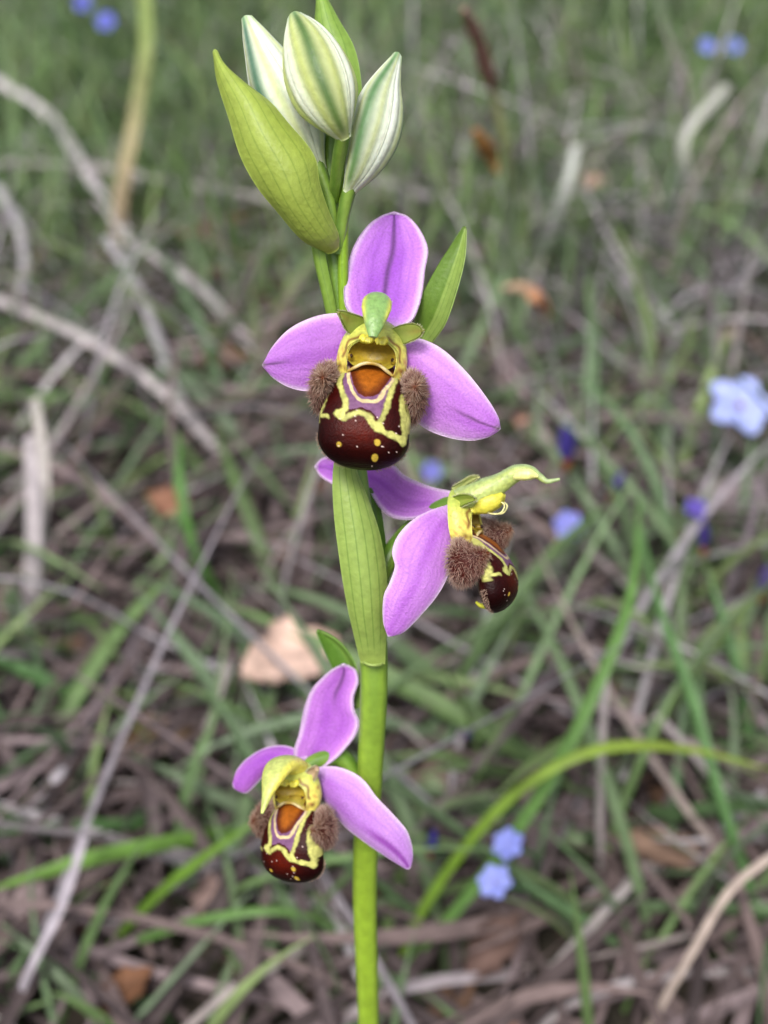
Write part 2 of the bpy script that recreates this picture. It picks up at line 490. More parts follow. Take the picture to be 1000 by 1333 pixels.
# buds --------------------------------------------------------------------
def bud(foot, axis, rad, stripe=90.0, flat=0.8, white=(226, 232, 205), green=(92, 132, 72), base=(150, 172, 90), seed=0, sw=0.24, pale=(238, 242, 226)):
    """three sepals closed round a spindle; axis: base -> tip (px, px, depth)"""
    ax = P3(*np.asarray(axis, float).T)
    n = 60
    p = spl(ax, n)
    T = unit(np.gradient(p, axis=0))
    tov = unit(CAM - p)
    A = unit(np.cross(T, tov)); B = np.cross(A, T)
    if np.mean((B * tov).sum(1)) < 0: B = -B
    tt = np.linspace(0, 1, n)
    r = np.interp(tt, np.linspace(0, 1, len(rad)), rad)
    r = np.convolve(np.pad(r, 3, mode='edge'), np.ones(7) / 7, 'valid') * K
    r[-1] = 0.6 * K
    core = MB()
    ph = np.linspace(0, 2 * np.pi, 24, endpoint=False)
    Pc = p[:, None] + (r[:, None] * 0.86)[..., None] * (np.cos(ph)[None, :, None] * A[:, None] + flat * np.sin(ph)[None, :, None] * B[:, None])
    core.add(Pc, gidx(n, 24, 0, True), lin((160, 178, 90)))
    b = core.build('bud', M_BUD, ORC, O0)
    w = 34
    cw, cg, cb, cp = lin(white), lin(green), lin(base), lin(pale)
    for j in range(3):
        c0 = R(stripe + 120 * j)
        s = np.linspace(-1, 1, w)
        phs = c0 + s * R(66)
        lift = 1.0 + 0.06 * s * (1 if j != 1 else -1) - 0.10 * np.abs(s) ** 3 + 0.16 * np.exp(-(s / 0.3) ** 2) - .06 * np.exp(-((np.abs(s) - .55) / .15) ** 2)
        Pq = p[:, None] + (r[:, None] * lift[None])[..., None] * (np.cos(phs)[None, :, None] * A[:, None] + flat * np.sin(phs)[None, :, None] * B[:, None])
        TT, S = np.meshgrid(tt, s, indexing='ij')
        st = np.exp(-((S - 0.05 * np.sin(4 * TT)) / sw) ** 2)
        c = mixc(cw, cg, 0.95 * st * smooth(0.0, 0.12, TT))
        c = mixc(c, cg * 1.1, 0.25 * np.exp(-((np.abs(S) - 0.55) / 0.1) ** 2))
        c = mixc(c, cp, 0.8 * smooth(0.45, 0.85, np.abs(S)))
        c = mixc(c, lin((186, 200, 96)), 0.5 * np.exp(-((np.abs(S) - 0.36) / 0.1) ** 2))
        c = mixc(c, cb, 0.35 * (1 - smooth(0.0, 0.35, TT)))
        c = mixc(c, lin((140, 176, 120)), 0.55 * smooth(0.88, 1.0, TT))
        mb = MB()
        shell(mb, Pq, 0.3e-3, c)
        mb.build('sepal', M_BUD, b, O0)
    o_ = MB()
    st_ = P3(*np.asarray(foot, float).T)
    tube(o_, np.vstack([st_, p[2:6:3]]), np.array([7, 8, 9, 9]) * K, np.array([7, 8, 9, 9]) * K, RIGHT, lambda T, PH: mixc(lin((124, 152, 60)), lin((92, 124, 44)), .5 + .5 * np.sin(3 * PH + 4 * T)), n=30, w=16)
    o_.build('ovary', M_STEM, b, O0)
    return b

bud([(434, 318, 111), (430, 270, 110)], [(418, 222, 109.5), (398, 184, 109), (366, 124, 108.5), (340, 68, 108.4), (320, 22, 108.6)], [4, 14, 28, 36, 38, 35, 28, 20, 13, 4], stripe=118, flat=.9, seed=1, green=(62, 108, 84), sw=.2)
bud([(434, 262, 110.5), (440, 215, 107.5)], [(449, 180, 105), (434, 146, 104), (416, 100, 104), (400, 58, 104.4), (383, 20, 105)], [5, 18, 30, 37, 39, 38, 34, 28, 19, 6], stripe=86, flat=.85, white=(206, 214, 150), green=(62, 100, 40), seed=2, sw=.18)
bud([(440, 330, 111), (446, 285, 110)], [(453, 250, 109), (470, 214, 108), (486, 166, 107.5), (499, 116, 107.8), (518, 70, 108.4)], [5, 14, 23, 29, 31, 29, 25, 17, 10, 3], stripe=108, flat=.9, green=(70, 118, 62), seed=3, sw=.22)

# flower column, lip, lobes -----------------------------------------------
def frame(C, dep, yaw=0, pitch=0, roll=0, scale=1.0):
    """local px frame (x right, y up, z towards viewer) -> world"""
    cy, sy = math.cos(R(yaw)), math.sin(R(yaw)); cp, sp_ = math.cos(R(pitch)), math.sin(R(pitch)); cr, sr = math.cos(R(roll)), math.sin(R(roll))
    Ry = np.array([[cy, 0, sy], [0, 1, 0], [-sy, 0, cy]])          # + yaw turns the face to the right
    Rx = np.array([[1, 0, 0], [0, cp, -sp_], [0, sp_, cp]])        # + pitch bows it down
    Rz = np.array([[cr, -sr, 0], [sr, cr, 0], [0, 0, 1]])          # + roll counter-clockwise
    M = Ry @ Rz @ Rx * scale
    o = P3(C[0], C[1], dep)
    B = np.stack([RIGHT, UP, -FWD])
    def T(v):
        v = np.asarray(v, float)
        return o + (v @ M.T) @ B * K
    T.vec = lambda v: unit((np.asarray(v, float) @ M.T) @ B)
    T.scale = scale
    return T

def xc(yp):
    return 575 - (yp - 450) / 840.0 * 97.0

def polydist(X, Y, pts):
    d = np.full(X.shape, 1e9)
    pts = spl(pts, 6 * len(pts)) if len(pts) > 2 else pts
    for (x0, y0), (x1, y1) in zip(pts[:-1], pts[1:]):
        vx, vy = x1 - x0, y1 - y0
        t = np.clip(((X - x0) * vx + (Y - y0) * vy) / (vx * vx + vy * vy + 1e-9), 0, 1)
        d = np.minimum(d, np.hypot(X - x0 - t * vx, Y - y0 - t * vy))
    return d

def inside(X, Y, poly):
    r = np.zeros(X.shape, bool)
    n = len(poly)
    for i in range(n):
        x0, y0 = poly[i]; x1, y1 = poly[(i + 1) % n]
        cond = ((y0 > Y) != (y1 > Y)) & (X < (x1 - x0) * (Y - y0) / (y1 - y0 + 1e-12) + x0)
        r ^= cond
    return r

LIPV = [0.0, .07, .14, .25, .40, .55, .70, .82, .92, .98, 1.0]
LIPY = [-36, -44, -52, -64, -85, -108, -130, -148, -163, -172, -175]
LIPA = [26, 31, 36, 41, 52, 58, 57.5, 51, 38, 19, 1.0]
LIPZ = [6, 14, 22, 28, 36, 42, 44, 44, 42, 40, 39]
LIPF = [6, 12, 16, 23, 30, 34, 34, 30, 22, 11, 1]
LIPB = [6, 9, 12, 16, 20, 24, 26, 24, 18, 9, 1]

def lip_pattern(X, Y, front, seed):
    rs = np.random.default_rng(seed)
    Xw = X + 4 * np.sin(Y / 37.0 + 1) + 2.2 * np.sin(Y / 15.0 + X / 29.0)
    Yw = Y + 4 * np.sin(X / 33.0 + 2) + 2.2 * np.sin(X / 14.0 - Y / 33.0)
    maroon = lin((58, 9, 5)); black = lin((26, 2, 3)); red = lin((82, 17, 4))
    yel = lin((186, 184, 104)); crm = lin((196, 176, 132)); vio = lin((112, 76, 108)); orange = lin((146, 80, 20)); dkr = lin((84, 34, 12))
    c = mixc(black, red, np.exp(-(((X - 500) / 170) ** 2 + ((Y - 990) / 140) ** 2)) * 0.9)
    c = mixc(c, maroon, np.clip(1 - (Y - 600) / 420, 0, 1))
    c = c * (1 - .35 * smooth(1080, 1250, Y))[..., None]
    # grey-violet field
    vf = inside(Xw, Yw, [(362, 590), (378, 760), (398, 885), (445, 872), (495, 850), (555, 872), (618, 935), (640, 860), (690, 730), (735, 610), (650, 560), (430, 545)])
    c = np.where(vf[..., None], vio, c)
    # orange basal field inside the cream line
    bf = inside(X, Y, [(398, 500), (418, 610), (440, 700), (475, 760), (520, 782), (575, 772), (620, 745), (665, 680), (722, 590), (735, 500)])
    dd = polydist(X, Y, [(410, 545), (430, 650), (455, 725), (490, 770), (530, 785), (580, 772), (625, 740), (670, 680), (715, 605)])
    oc = mixc(dkr, orange, smooth(8, 80, dd)); oc = mixc(oc, dkr * .6, .6 * (1 - smooth(500, 610, Y)))  # brown edges; top also darkened, shade under the sill put into the colour
    c = np.where(bf[..., None], oc, c)
    d = polydist(Xw, Yw, [(392, 540), (400, 640), (425, 720), (460, 785), (510, 806), (570, 808), (612, 795), (655, 735), (700, 660), (732, 590)])
    c = mixc(c, crm, 1 - smooth(9, 16, d + 2.5 * np.sin(X / 11.0) * np.sin(Y / 9.0)))
    # outer pale line and its lobes
    for pts, w in (([(352, 590), (345, 690), (368, 780), (385, 880), (330, 912), (380, 950)], 25),
                   ([(380, 948), (420, 925), (470, 892), (525, 900), (568, 945), (600, 1000), (655, 1010), (735, 1035), (778, 1080)], 25),
                   ([(600, 1000), (640, 930), (662, 860), (695, 750), (728, 660), (748, 600)], 22),
                   ([(778, 1075), (800, 1010), (790, 900), (778, 830)], 26),
                   ([(795, 760), (778, 830), (800, 900)], 30),
                   ([(255, 700), (236, 800), (205, 900), (180, 975)], 27), ([(215, 940), (262, 938)], 18), ([(150, 960), (185, 965)], 26),
                   ([(130, 820), (165, 900), (160, 960)], 40), ([(830, 800), (845, 900), (835, 980)], 36)):
        w = w - 5
        d = polydist(Xw, Yw, pts)
        d = d + 3.0 * np.sin(X / 9.0 + Y / 17.0) * np.sin(Y / 8.0 - X / 23.0) + 3 * np.sin((X + Y) / 41.0)
        c = mixc(c, yel * (0.88 + .12 * np.sin(X / 19.0 + Y / 27.0))[..., None], 1 - smooth(w - 7, w + 3, d))
        c = mixc(c, yel * 0.55, 0.6 * np.exp(-((d - w) / 4.0) ** 2))
    for x, y, r in ((352, 925, 32), (618, 982, 38), (772, 1048, 32), (700, 1022, 26)):
        d = np.hypot(Xw - x, Yw - y) + 3 * np.sin(X / 9.0 + Y / 12.0)
        c = mixc(c, yel, 1 - smooth(r - 6, r + 3, d))
    for x, y, r in ((600, 1090, 24), (337, 1126, 19), (588, 1196, 26)):
        d = np.hypot(Xw - x, (Yw - y) * 0.9)
        c = mixc(c, lin((190, 160, 60)), 1 - smooth(r - 7, r + 2, d))
    for _ in range(16):
        x, y = rs.uniform(230, 760), rs.uniform(880, 1260)
        d = np.hypot(X - x, Y - y)
        c = mixc(c, lin((215, 190, 180)), 1 - smooth(3, 6.5, d))
    # pale rim at the lower edge and greenish underside
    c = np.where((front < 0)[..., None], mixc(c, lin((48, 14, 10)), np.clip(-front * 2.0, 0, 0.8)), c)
    return c

def build_lip(parent, T, seed=0, scale_y=1.0):
    nv, nw = 190, 250
    v = np.linspace(0, 1, nv); v = v ** 0.85 if False else v
    y = np.interp(v, LIPV, LIPY)
    def sm(tabv):
        a = np.interp(v, LIPV, tabv); k = 15
        b = np.convolve(np.pad(a, k // 2, mode='edge'), np.ones(k) / k, 'valid')
        return np.where(v > .93, a * smooth(.93, 1, v) + b * (1 - smooth(.93, 1, v)), b)
    a = sm(LIPA); z = sm(LIPZ); bf = sm(LIPF); bb = sm(LIPB)
    # round the end off as an ellipse
    e = np.clip((v - .72) / .28, 0, 1)
    ell = 57.4 * np.sqrt(np.clip(1 - e ** 2.2, 0, 1)) ** 1.02 + .3
    a = a * (1 - smooth(.60, .73, v)) + ell * smooth(.60, .73, v)
    a[-1] = .3
    ph = np.linspace(0, 2 * np.pi, nw, endpoint=False)
    cx, sx = np.cos(ph), np.sin(ph)
    Xl = a[:, None] * np.sign(cx) * np.abs(cx) ** 0.92
    Zl = z[:, None] + np.where(sx > 0, bf[:, None] * np.abs(sx) ** 0.85, -bb[:, None] * np.abs(sx))
    Yl = np.repeat(y[:, None], nw, 1)
    Yp = (57 - Yl) * 5.556; Xp = xc(Yp) + Xl * 5.556
    front = np.repeat(sx[None], nv, 0)
    # low relief: pale lines stand a little proud
    col = lip_pattern(Xp, Yp, front, seed)
    mb = MB()
    Pl = np.stack([Xl, Yl * 1.0, Zl], -1)
    Pl[..., 1] = -36 + (Pl[..., 1] + 36) * scale_y
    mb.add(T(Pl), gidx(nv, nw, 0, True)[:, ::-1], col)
    # little pointed appendage turned back under the lip
    ap = T(np.array([(0, -156, 34), (0, -162, 22), (0, -160, 13), (0, -154, 7)], float))
    tube(mb, ap, np.array([9, 8, 6, 2]) * K * T.scale, np.array([5, 5, 4, 2]) * K * T.scale, T.vec([1, 0, 0]), lin((184, 184, 62)), n=20, w=14)
    # pale fringe along the lower margin
    pts, nr = [], []
    rs = np.random.default_rng(seed + 5)
    for _ in range(420):
        i = int(nv * rs.uniform(.72, .985)); ang = rs.choice([rs.uniform(-.5, -0.02), np.pi + rs.uniform(0.02, .5)])
        j = int((ang % (2 * np.pi)) / (2 * np.pi) * nw) % nw
        pts.append(Pl[i, j]); c = Pl[i].mean(0); nn = Pl[i, j] - c; nn = nn / (np.linalg.norm(nn) + 1e-9)
        nr.append(nn + np.array([0, -0.9 * smooth(.6, 1, i / nv), -0.2]))
    hairs(mb, T(np.array(pts)), T.vec(np.array(nr)), 4.5 * K * T.scale, 0.28 * K, lin((150, 110, 80)), lin((226, 205, 190)), seed=seed, m=1, droop=.1)
    return mb.build('lip', [M_LIP, M_HAIR], parent, O0)

def build_lobe(parent, T, side, seed=0, yoff=0.0, size=1.0, zoff=0.0):
    """hairy horn at the shoulder of the lip: a blunt cone pointing forwards"""
    path = np.array([(side * 42, -74, 4), (side * 52, -76, 14), (side * 58, -76, 28), (side * 60, -73, 42), (side * 59, -68, 56), (side * 57, -65, 66)], float)
    path[:, 1] += yoff; path[:, 2] += zoff
    mb = MB()
    pw = T(path)
    def col(TT, PH):
        return mixc(lin((64, 20, 14)), lin((90, 46, 24)), smooth(.8, 1, TT))
    s = K * T.scale
    P = tube(mb, pw, np.array([26, 31, 29, 21, 11, 1]) * s * size, np.array([11, 15, 14, 10, 6, 1]) * s * size, T.vec([0, 1, 0]), col, n=40, w=36)
    rs = np.random.default_rng(seed)
    N = 2400
    i = (rs.beta(1.0, 1.5, N) * 38.9).astype(int) + 1; j = rs.integers(0, 36, N)
    cen = P.mean(1)
    pts = P[np.minimum(i, 39), j]; nr = unit(pts - cen[np.minimum(i, 39)])
    fwd = T.vec([0, 0, 1.0])
    nr = unit(nr + fwd * (0.30 * (i / 40.0)[:, None]) + T.vec([0, -1.0, 0]) * 0.25)
    tip = smooth(0.5, 1.0, i / 40.0)
    cr = mixc(lin((78, 20, 14)), lin((128, 66, 36)), tip * .8)
    ct = mixc(lin((232, 180, 164)), lin((246, 218, 188)), np.clip(tip + rs.uniform(-.3, .5, N), 0, 1))
    pf = (rs.random(N) < .75 * (1 - smooth(.15, .6, i / 40.0)) + .18).astype(float)
    cr = mixc(cr, lin((150, 96, 80)), .8 * pf); ct = mixc(ct * .75, lin((250, 228, 208)), pf)  # cream hairs, painted paler still for light caught in the fuzz
    hairs(mb, pts, nr, 11.5 * s, 0.42 * s, cr, ct, jit=.42, droop=.35, seed=seed + 1, m=1)
    return mb.build('lip_lobe', [M_LIP, M_HAIR], parent, O0)

def build_column(parent, T, prof, wid, thk, loops=False, seed=0, top=(128, 162, 92), flank=(214, 208, 88)):
    mb = MB()
    s = K * T.scale
    X = T.vec([1, 0, 0])
    grn, yel, pal = lin(top), lin(flank), lin((206, 210, 130))
    # hood with its beak
    path = T(np.array([(0, y, z) for z, y in prof], float))
    def hc(TT, PH):
        side = np.abs(np.cos(PH))
        under = smooth(-.1, .6, -np.sin(PH) * HS)
        c = mixc(grn, yel, 0.8 * smooth(.62, .95, side) * (1 - smooth(.72, .92, TT)))
        c = mixc(c, yel, .85 * under * (1 - smooth(.8, .95, TT)))
        return mixc(c, pal, 0.3 * (1 - smooth(0, .2, TT)))
    Tg = unit(path[1] - path[0]); HS = 1.0 if np.cross(Tg, X) @ T.vec([0, 1, -.5]) > 0 else -1.0
    tube(mb, path, np.array(wid) * s, np.array(thk) * s, X, hc, n=70, w=32)
    # shoulders: a band running from the silhouette in to the edge of the throat
    out = np.array([(-39, -52, 6), (-43, -40, 4), (-43, -27, 2), (-39, -8, 0), (-32, 6, -2), (-18, 18, -2), (0, 22, -2), (18, 18, -2), (32, 6, -2), (39, -8, 0), (43, -27, 2), (43, -40, 4), (39, -52, 6)], float)
    inn = np.array([(-29, -54, 34), (-31, -44, 34), (-31.5, -32, 33), (-28, -20, 32), (-19, -12, 31), (-8, -9, 30), (0, -9, 30), (8, -9, 30), (19, -12, 31), (28, -20, 32), (31.5, -32, 33), (31, -44, 34), (29, -54, 34)], float)
    A_, B_ = spl(out, 110), spl(inn, 110)
    q = np.linspace(0, 1, 30)
    rad = unit(A_ - np.array([0, -22, 4.0]))
    BP = A_[:, None] * (1 - q[None, :, None]) + B_[:, None] * q[None, :, None] + rad[:, None] * (6.0 * np.sin(np.pi * q))[None, :, None]
    tt = np.linspace(0, 1, 110)[:, None]; Q = q[None]
    at = np.abs(tt - .5) * 2
    c = mixc(lin((176, 188, 84)), lin((204, 194, 92)), smooth(.2, .75, Q) * np.ones_like(tt))
    c = mixc(c, lin((222, 204, 96)), .7 * smooth(.45, .8, at) * np.ones_like(Q))
    ln = np.exp(-((Q - .86 - .04 * np.sin(tt * 40)) / .055) ** 2) * smooth(.16, .26, at) * (1 - smooth(.70, .76, at))
    bl = np.exp(-((Q - .72) / .14) ** 2 - ((at - .86) / .05) ** 2) + .8 * np.exp(-((Q - .93) / .06) ** 2 - ((at - .9) / .07) ** 2)
    bl = bl + .5 * np.exp(-((Q - .35) / .12) ** 2 - ((at - .62) / .03) ** 2)
    mott = np.clip(np.sin(tt * 47 + 3 * Q) * np.sin(Q * 9 + tt * 21) - .35, 0, 1) * smooth(.45, .7, at)
    c = mixc(c, lin((186, 128, 62)), np.clip(mott * 1.1, 0, .7))
    c = mixc(c, lin((168, 184, 88)), .6 * (1 - smooth(.3, .6, at)) * np.ones_like(Q))
    c = mixc(c, lin((104, 50, 14)), np.clip(.9 * ln + .85 * bl, 0, .92))
    shell(mb, T(BP), 2.2 * s, c, 0, .8)
    # hollow throat: a smooth dish, and the floor that runs back from the sill
    rr = np.linspace(0, 1, 26)[:, None]; ph = np.linspace(0, 2 * np.pi, 60, endpoint=False)[None]
    Bw = np.stack([33.5 * rr * np.cos(ph), -28 + 21 * rr * np.sin(ph), 32 - 24 * (1 - rr ** 2.4) + 0 * ph], -1)
    lo = -39.5 - 13 * (Bw[..., 0] / 29.0) ** 2
    Bw[..., 1] = np.maximum(Bw[..., 1], lo)
    yl = Bw[..., 1]
    cB = mixc(lin((172, 146, 40)), lin((104, 82, 16)), np.exp(-((yl + 17) / 9.0) ** 2))  # upper throat painted darker olive, standing in for the shadow inside it
    cB = mixc(cB, lin((190, 174, 66)), smooth(-30, -44, yl) * .8)
    mb.add(T(Bw), gidx(26, 60, 0, True), cB)
    fx = np.linspace(-29, 29, 30)[:, None]; fq = np.linspace(0, 1, 12)[None]
    Fl = np.stack([fx + 0 * fq, -39.5 - 13 * (fx / 29.0) ** 2 + 5 * fq ** 1.5, 38 - 4 * (fx / 29.0) ** 2 - 27 * fq], -1)
    mb.add(T(Fl), gidx(30, 12), mixc(lin((196, 182, 88)), lin((160, 134, 36)), np.repeat(fq, 30, 0)))
    # cream sill of the throat
    sill = np.array([(-29, -52, 35), (-21, -47, 37), (-11, -41, 38.5), (0, -39, 39), (11, -41, 38.5), (21, -47, 37), (29, -52, 35)], float)
    tube(mb, T(sill), np.array([1.4, 2.2, 2.0, 2.6, 2.2, 2.4, 1.4]) * s, np.array([1.6, 2.2, 2.2, 2.6, 2.0, 2.4, 1.6]) * s, T.vec([0, 0, 1]), lambda TT, PH: mixc(lin((196, 180, 130)), lin((158, 130, 52)), .5 + .5 * np.sin(TT * 13 + 1)), n=40, w=14)
    # the two dark knobs beside the throat
    for sd_ in (-1, 1):
        p = np.array([(sd_ * 28, -33, 27), (sd_ * 27.5, -33, 33), (sd_ * 27, -33, 36)], float)
        tube(mb, T(p), np.array([4.5, 4, .8]) * s, np.array([5.5, 4.5, .8]) * s, X, lin((150, 124, 34)), n=12, w=14)
        p = np.array([(sd_ * 26.5, -32, 33), (sd_ * 26, -32, 36), (sd_ * 26, -32, 37.4)], float)
        tube(mb, T(p), np.array([2.3, 2, .4]) * s, np.array([3.0, 2.6, .4]) * s, X, lin((46, 20, 8)), n=8, w=12)
    # yellow ruffles under the hood
    rs = np.random.default_rng(seed + 40)
    for x in (-13, -9, -5, 5, 9, 13, 11, -7):
        p = np.array([(x, -8, 26), (x * 1.02, -10 + rs.uniform(-1, 1), 31), (x * 1.02, -13 + rs.uniform(-1.5, 1), 34)], float)
        r_ = rs.uniform(4.0, 6.5)
        tube(mb, T(p), np.array([r_, r_, 1]) * s, np.array([r_, r_ * .8, 1]) * s, X, lin((218, 204, 72)), n=12, w=12)
    if loops:
        for k, sd_ in enumerate((-1, 1)):
            p = np.array([(sd_ * 8, -6, 40), (sd_ * 9, -13, 56), (sd_ * 9, -12, 70), (sd_ * 9, -2, 76), (sd_ * 8, 4, 70), (sd_ * 8, 3, 60)], float)
            tube(mb, T(p), np.array([1.1, 1.1, 1.2, 1.2, 1.1, .8]) * s, np.array([1.1, 1.1, 1.2, 1.2, 1.1, .8]) * s, X, lin((228, 218, 150)), n=40, w=8)
            # pale pollen pocket in the flank of the hood, and the yellow swelling below it
            p = np.array([(sd_ * 7, 38, 86), (sd_ * 9, 42, 98), (sd_ * 9, 43, 112), (sd_ * 6, 40, 124)], float)
            tube(mb, T(p), np.array([3, 8, 8, 2]) * s, np.array([3, 6.5, 6.5, 2]) * s, T.vec([0, 1, 0]), lin((226, 222, 140)), n=24, w=16)
            p = np.array([(sd_ * 7, -2, 30), (sd_ * 9, 2, 48), (sd_ * 8, 8, 64), (sd_ * 5, 16, 72)], float)
            tube(mb, T(p), np.array([12, 15, 12, 4]) * s, np.array([10, 11, 9, 3]) * s, T.vec([0, 1, 0]), lin((198, 190, 66)), n=24, w=18)
    # short pale down on the back of the hood
    pth = spl(path, 60); N = 420
    i = rs.integers(0, 52, N); th = rs.uniform(0, np.pi, N)
    upv = T.vec([0, 1.0, -.3])
    wv = np.interp(i / 59.0, np.linspace(0, 1, len(wid)), wid) * s; tv = np.interp(i / 59.0, np.linspace(0, 1, len(thk)), thk) * s
    nr = X * np.cos(th)[:, None] + upv * np.sin(th)[:, None]
    pts = pth[i] + X * (np.cos(th) * wv)[:, None] + upv * (np.sin(th) * tv)[:, None] * .96
    hairs(mb, pts, nr, 2.4 * s, .2 * s, lin((190, 200, 140)), lin((236, 236, 210)), droop=0, seed=seed + 9, m=1)
    return mb.build('column', [M_COLUMN, M_HAIR], parent, O0)

def petal(parent, L, Rr, c1=(132, 158, 62), c2=(150, 120, 60), bulge=-.5, hairn=260, seed=0):
    mb = MB()
    a, b = lin(c1), lin(c2)
    P = patch(mb, L, Rr, lambda T, S: mixc(a, b, .5 * smooth(.2, .9, T) * np.exp(-((2 * S - 1) / .5) ** 2)), t=.4, bulge=bulge, n=30, w=18)
    rs = np.random.default_rng(seed)
    i = rs.integers(2, 30, hairn); e = rs.choice([0, 17], hairn)
    e = np.where(rs.random(hairn) < .25, rs.integers(0, 18, hairn), e)
    pts = P[i, e]; nr = unit(pts - P.mean((0, 1)) + unit(CAM - pts) * .0004)
    hairs(mb, pts, nr, 3.2 * K, .25 * K, lin((190, 190, 140)), lin((236, 232, 206)), seed=seed, m=1, droop=0)
    return mb.build('petal', [M_GREEN, M_HAIR], parent, O0)

def flower_core(path, rad, label=None):
    """the ribbed ovary that carries a flower: the part its sepals, column and lip belong to"""
    mb = MB()
    def oc(T, PH):
        return mixc(lin((116, 150, 52)), lin((84, 120, 36)), .5 + .5 * np.sin(3 * PH + 5 * T))
    tube(mb, P3(*np.asarray(path, float).T), np.array(rad) * K, np.array(rad) * K, RIGHT, oc, n=40, w=18)
    o = mb.build('flower', M_STEM, ORC, O0)
    if label: o['label'] = label
    return o

# ---- top flower, facing the viewer
f1 = flower_core([(462, 575, 115.5), (470, 540, 114.5), (478, 500, 113), (484, 460, 112), (489, 437, 111)], [10, 12, 13, 13, 12], 'topmost open flower facing the viewer')
sepal(f1, [(482, 425, 110.5), (462, 414, 110.5), (450, 398, 110.8), (448, 372, 111.2), (452, 345, 111.8), (462, 318, 112.4), (480, 293, 113), (497, 281, 113.3), (512, 277, 113.3)],
      [(508, 428, 110.5), (533, 420, 110.5), (544, 402, 110.8), (550, 378, 111.2), (553, 352, 111.8), (557, 324, 112.4), (546, 298, 113), (531, 282, 113.3), (514, 277, 113.3)],
      sepal_col(deep=(160, 78, 204), mid=(204, 134, 228), vein=(74, 44, 74), veinfrom=.12, veinw=.05, veincurve=.05, seed=4), bulge=-.9, ripple=.12, freq=9)
sepal(f1, [(478, 428, 110.5), (450, 410, 110.6), (425, 409, 110.4), (400, 416, 110.2), (375, 430, 110.2), (355, 452, 110.4), (344, 474, 110.8)],
      [(478, 455, 110.5), (452, 490, 110.8), (430, 504, 110.8), (405, 509, 110.6), (380, 505, 110.5), (358, 493, 110.6), (343, 477, 110.8)],
      sepal_col(deep=(172, 96, 200), mid=(204, 140, 222), veinfrom=.62, veinw=.05, tipgreen=.8, seed=5, veincurve=.05), bulge=.7, ripple=.06)
sepal(f1, [(505, 432, 110.5), (530, 438, 110.2), (556, 444, 109.8), (584, 461, 109.3), (612, 490, 109), (636, 522, 109), (648, 543, 109.2), (650, 556, 109.4)],
      [(500, 462, 110.8), (520, 500, 111), (532, 535, 110.8), (552, 556, 110.4), (580, 568, 109.9), (610, 573, 109.5), (634, 569, 109.4), (649, 560, 109.4)],
      sepal_col(deep=(182, 104, 208), mid=(212, 150, 228), vein=(100, 62, 96), veinfrom=.55, veinw=.04, tipgreen=.8, seed=6, veincurve=.08), bulge=.9, ripple=.08)
petal(f1, [(482, 416, 108.9), (472, 412.5, 108.2), (460, 408.5, 107.6), (449, 405, 107.1), (441, 404.5, 106.9)],
      [(464, 440, 108.9), (457, 436, 108.2), (450, 429, 107.7), (445, 419, 107.2), (440.5, 408, 106.9)], seed=1, c1=(138, 152, 66), bulge=-.25)
petal(f1, [(506, 430, 108.9), (519, 424, 108.2), (535, 421, 107.6), (546, 424, 107.2), (550, 429, 107)],
      [(516, 452, 108.9), (526, 448, 108.2), (538, 443, 107.7), (547, 438, 107.2), (551, 432, 107)], seed=2, c1=(138, 152, 66), bulge=-.25)
T1 = frame((488, 437), 109.4, yaw=0, pitch=2, roll=-6.0)
build_column(f1, T1, [(2, 0), (14, 18), (30, 33), (48, 38), (66, 30), (80, 14), (88, -2), (92, -12)],
             [8, 9, 10.5, 13, 16, 18.5, 18.5, 15.5, 11, 5], [12, 13, 13, 13, 12, 11, 9, 7, 5, 2.5], top=(122, 156, 88))
build_lip(f1, T1, 21)
build_lobe(f1, T1, -1, 31, yoff=0)
build_lobe(f1, T1, 1, 32, yoff=0)

# ---- side flower, facing right
f2 = flower_core([(492, 760, 117), (506, 728, 117.5), (524, 702, 117.8), (552, 676, 116.5), (580, 658, 115), (592, 654, 114.4)], [11, 14, 14, 13, 13, 11], 'side flower facing right, seen in profile')
sepal(f2, [(590, 640, 114), (564, 635, 115), (540, 626, 116.2), (522, 616, 117.4), (510, 604, 118.3), (490, 598, 119), (465, 594, 119.5), (440, 592, 119.8), (421, 596, 120), (411, 605, 120)],
      [(592, 662, 114), (560, 670, 114.6), (532, 676, 115.4), (508, 672, 116.4), (494, 659, 117.3), (484, 644, 118), (466, 634, 118.8), (440, 632, 119.4), (420, 622, 119.9), (411, 610, 120)],
      sepal_col(deep=(166, 84, 200), mid=(200, 130, 220), veinfrom=.8, veinw=.03, seed=7), bulge=-1.0, ripple=.22, freq=11)
sepal(f2, [(585, 657, 113.2), (556, 667, 112.6), (533, 681, 111.6), (516, 702, 110.8), (510, 720, 110.6), (514, 737, 110.7), (508, 758, 110.7), (501, 773, 110.8), (499, 792, 111), (500, 812, 111.3), (505, 826, 111.5)],
      [(600, 660, 113.2), (598, 682, 112.8), (593, 713, 112.2), (583, 748, 111.8), (568, 776, 111.4), (548, 800, 111.3), (526, 822, 111.4), (508, 828, 111.5)],
      sepal_col(deep=(178, 94, 208), mid=(214, 148, 230), veinfrom=2, seed=8, veinw=.03), bulge=.8, ripple=.16, freq=13)
petal(f2, [(588, 634, 113), (600, 627, 112.4), (612, 620, 112), (622, 619, 111.8)],
      [(592, 645, 113), (604, 635, 112.4), (616, 627, 112), (623, 623, 111.8)], c1=(170, 178, 110), c2=(190, 180, 120), seed=3)
petal(f2, [(586, 648, 112), (598, 644, 111), (610, 644, 110.6), (619, 649, 110.5)],
      [(588, 664, 112), (600, 660, 111), (612, 655, 110.6), (620, 652, 110.5)], c1=(138, 156, 62), c2=(150, 140, 60), seed=4)
T2 = frame((592, 657), 113.4, yaw=72, pitch=0, roll=0, scale=0.92)
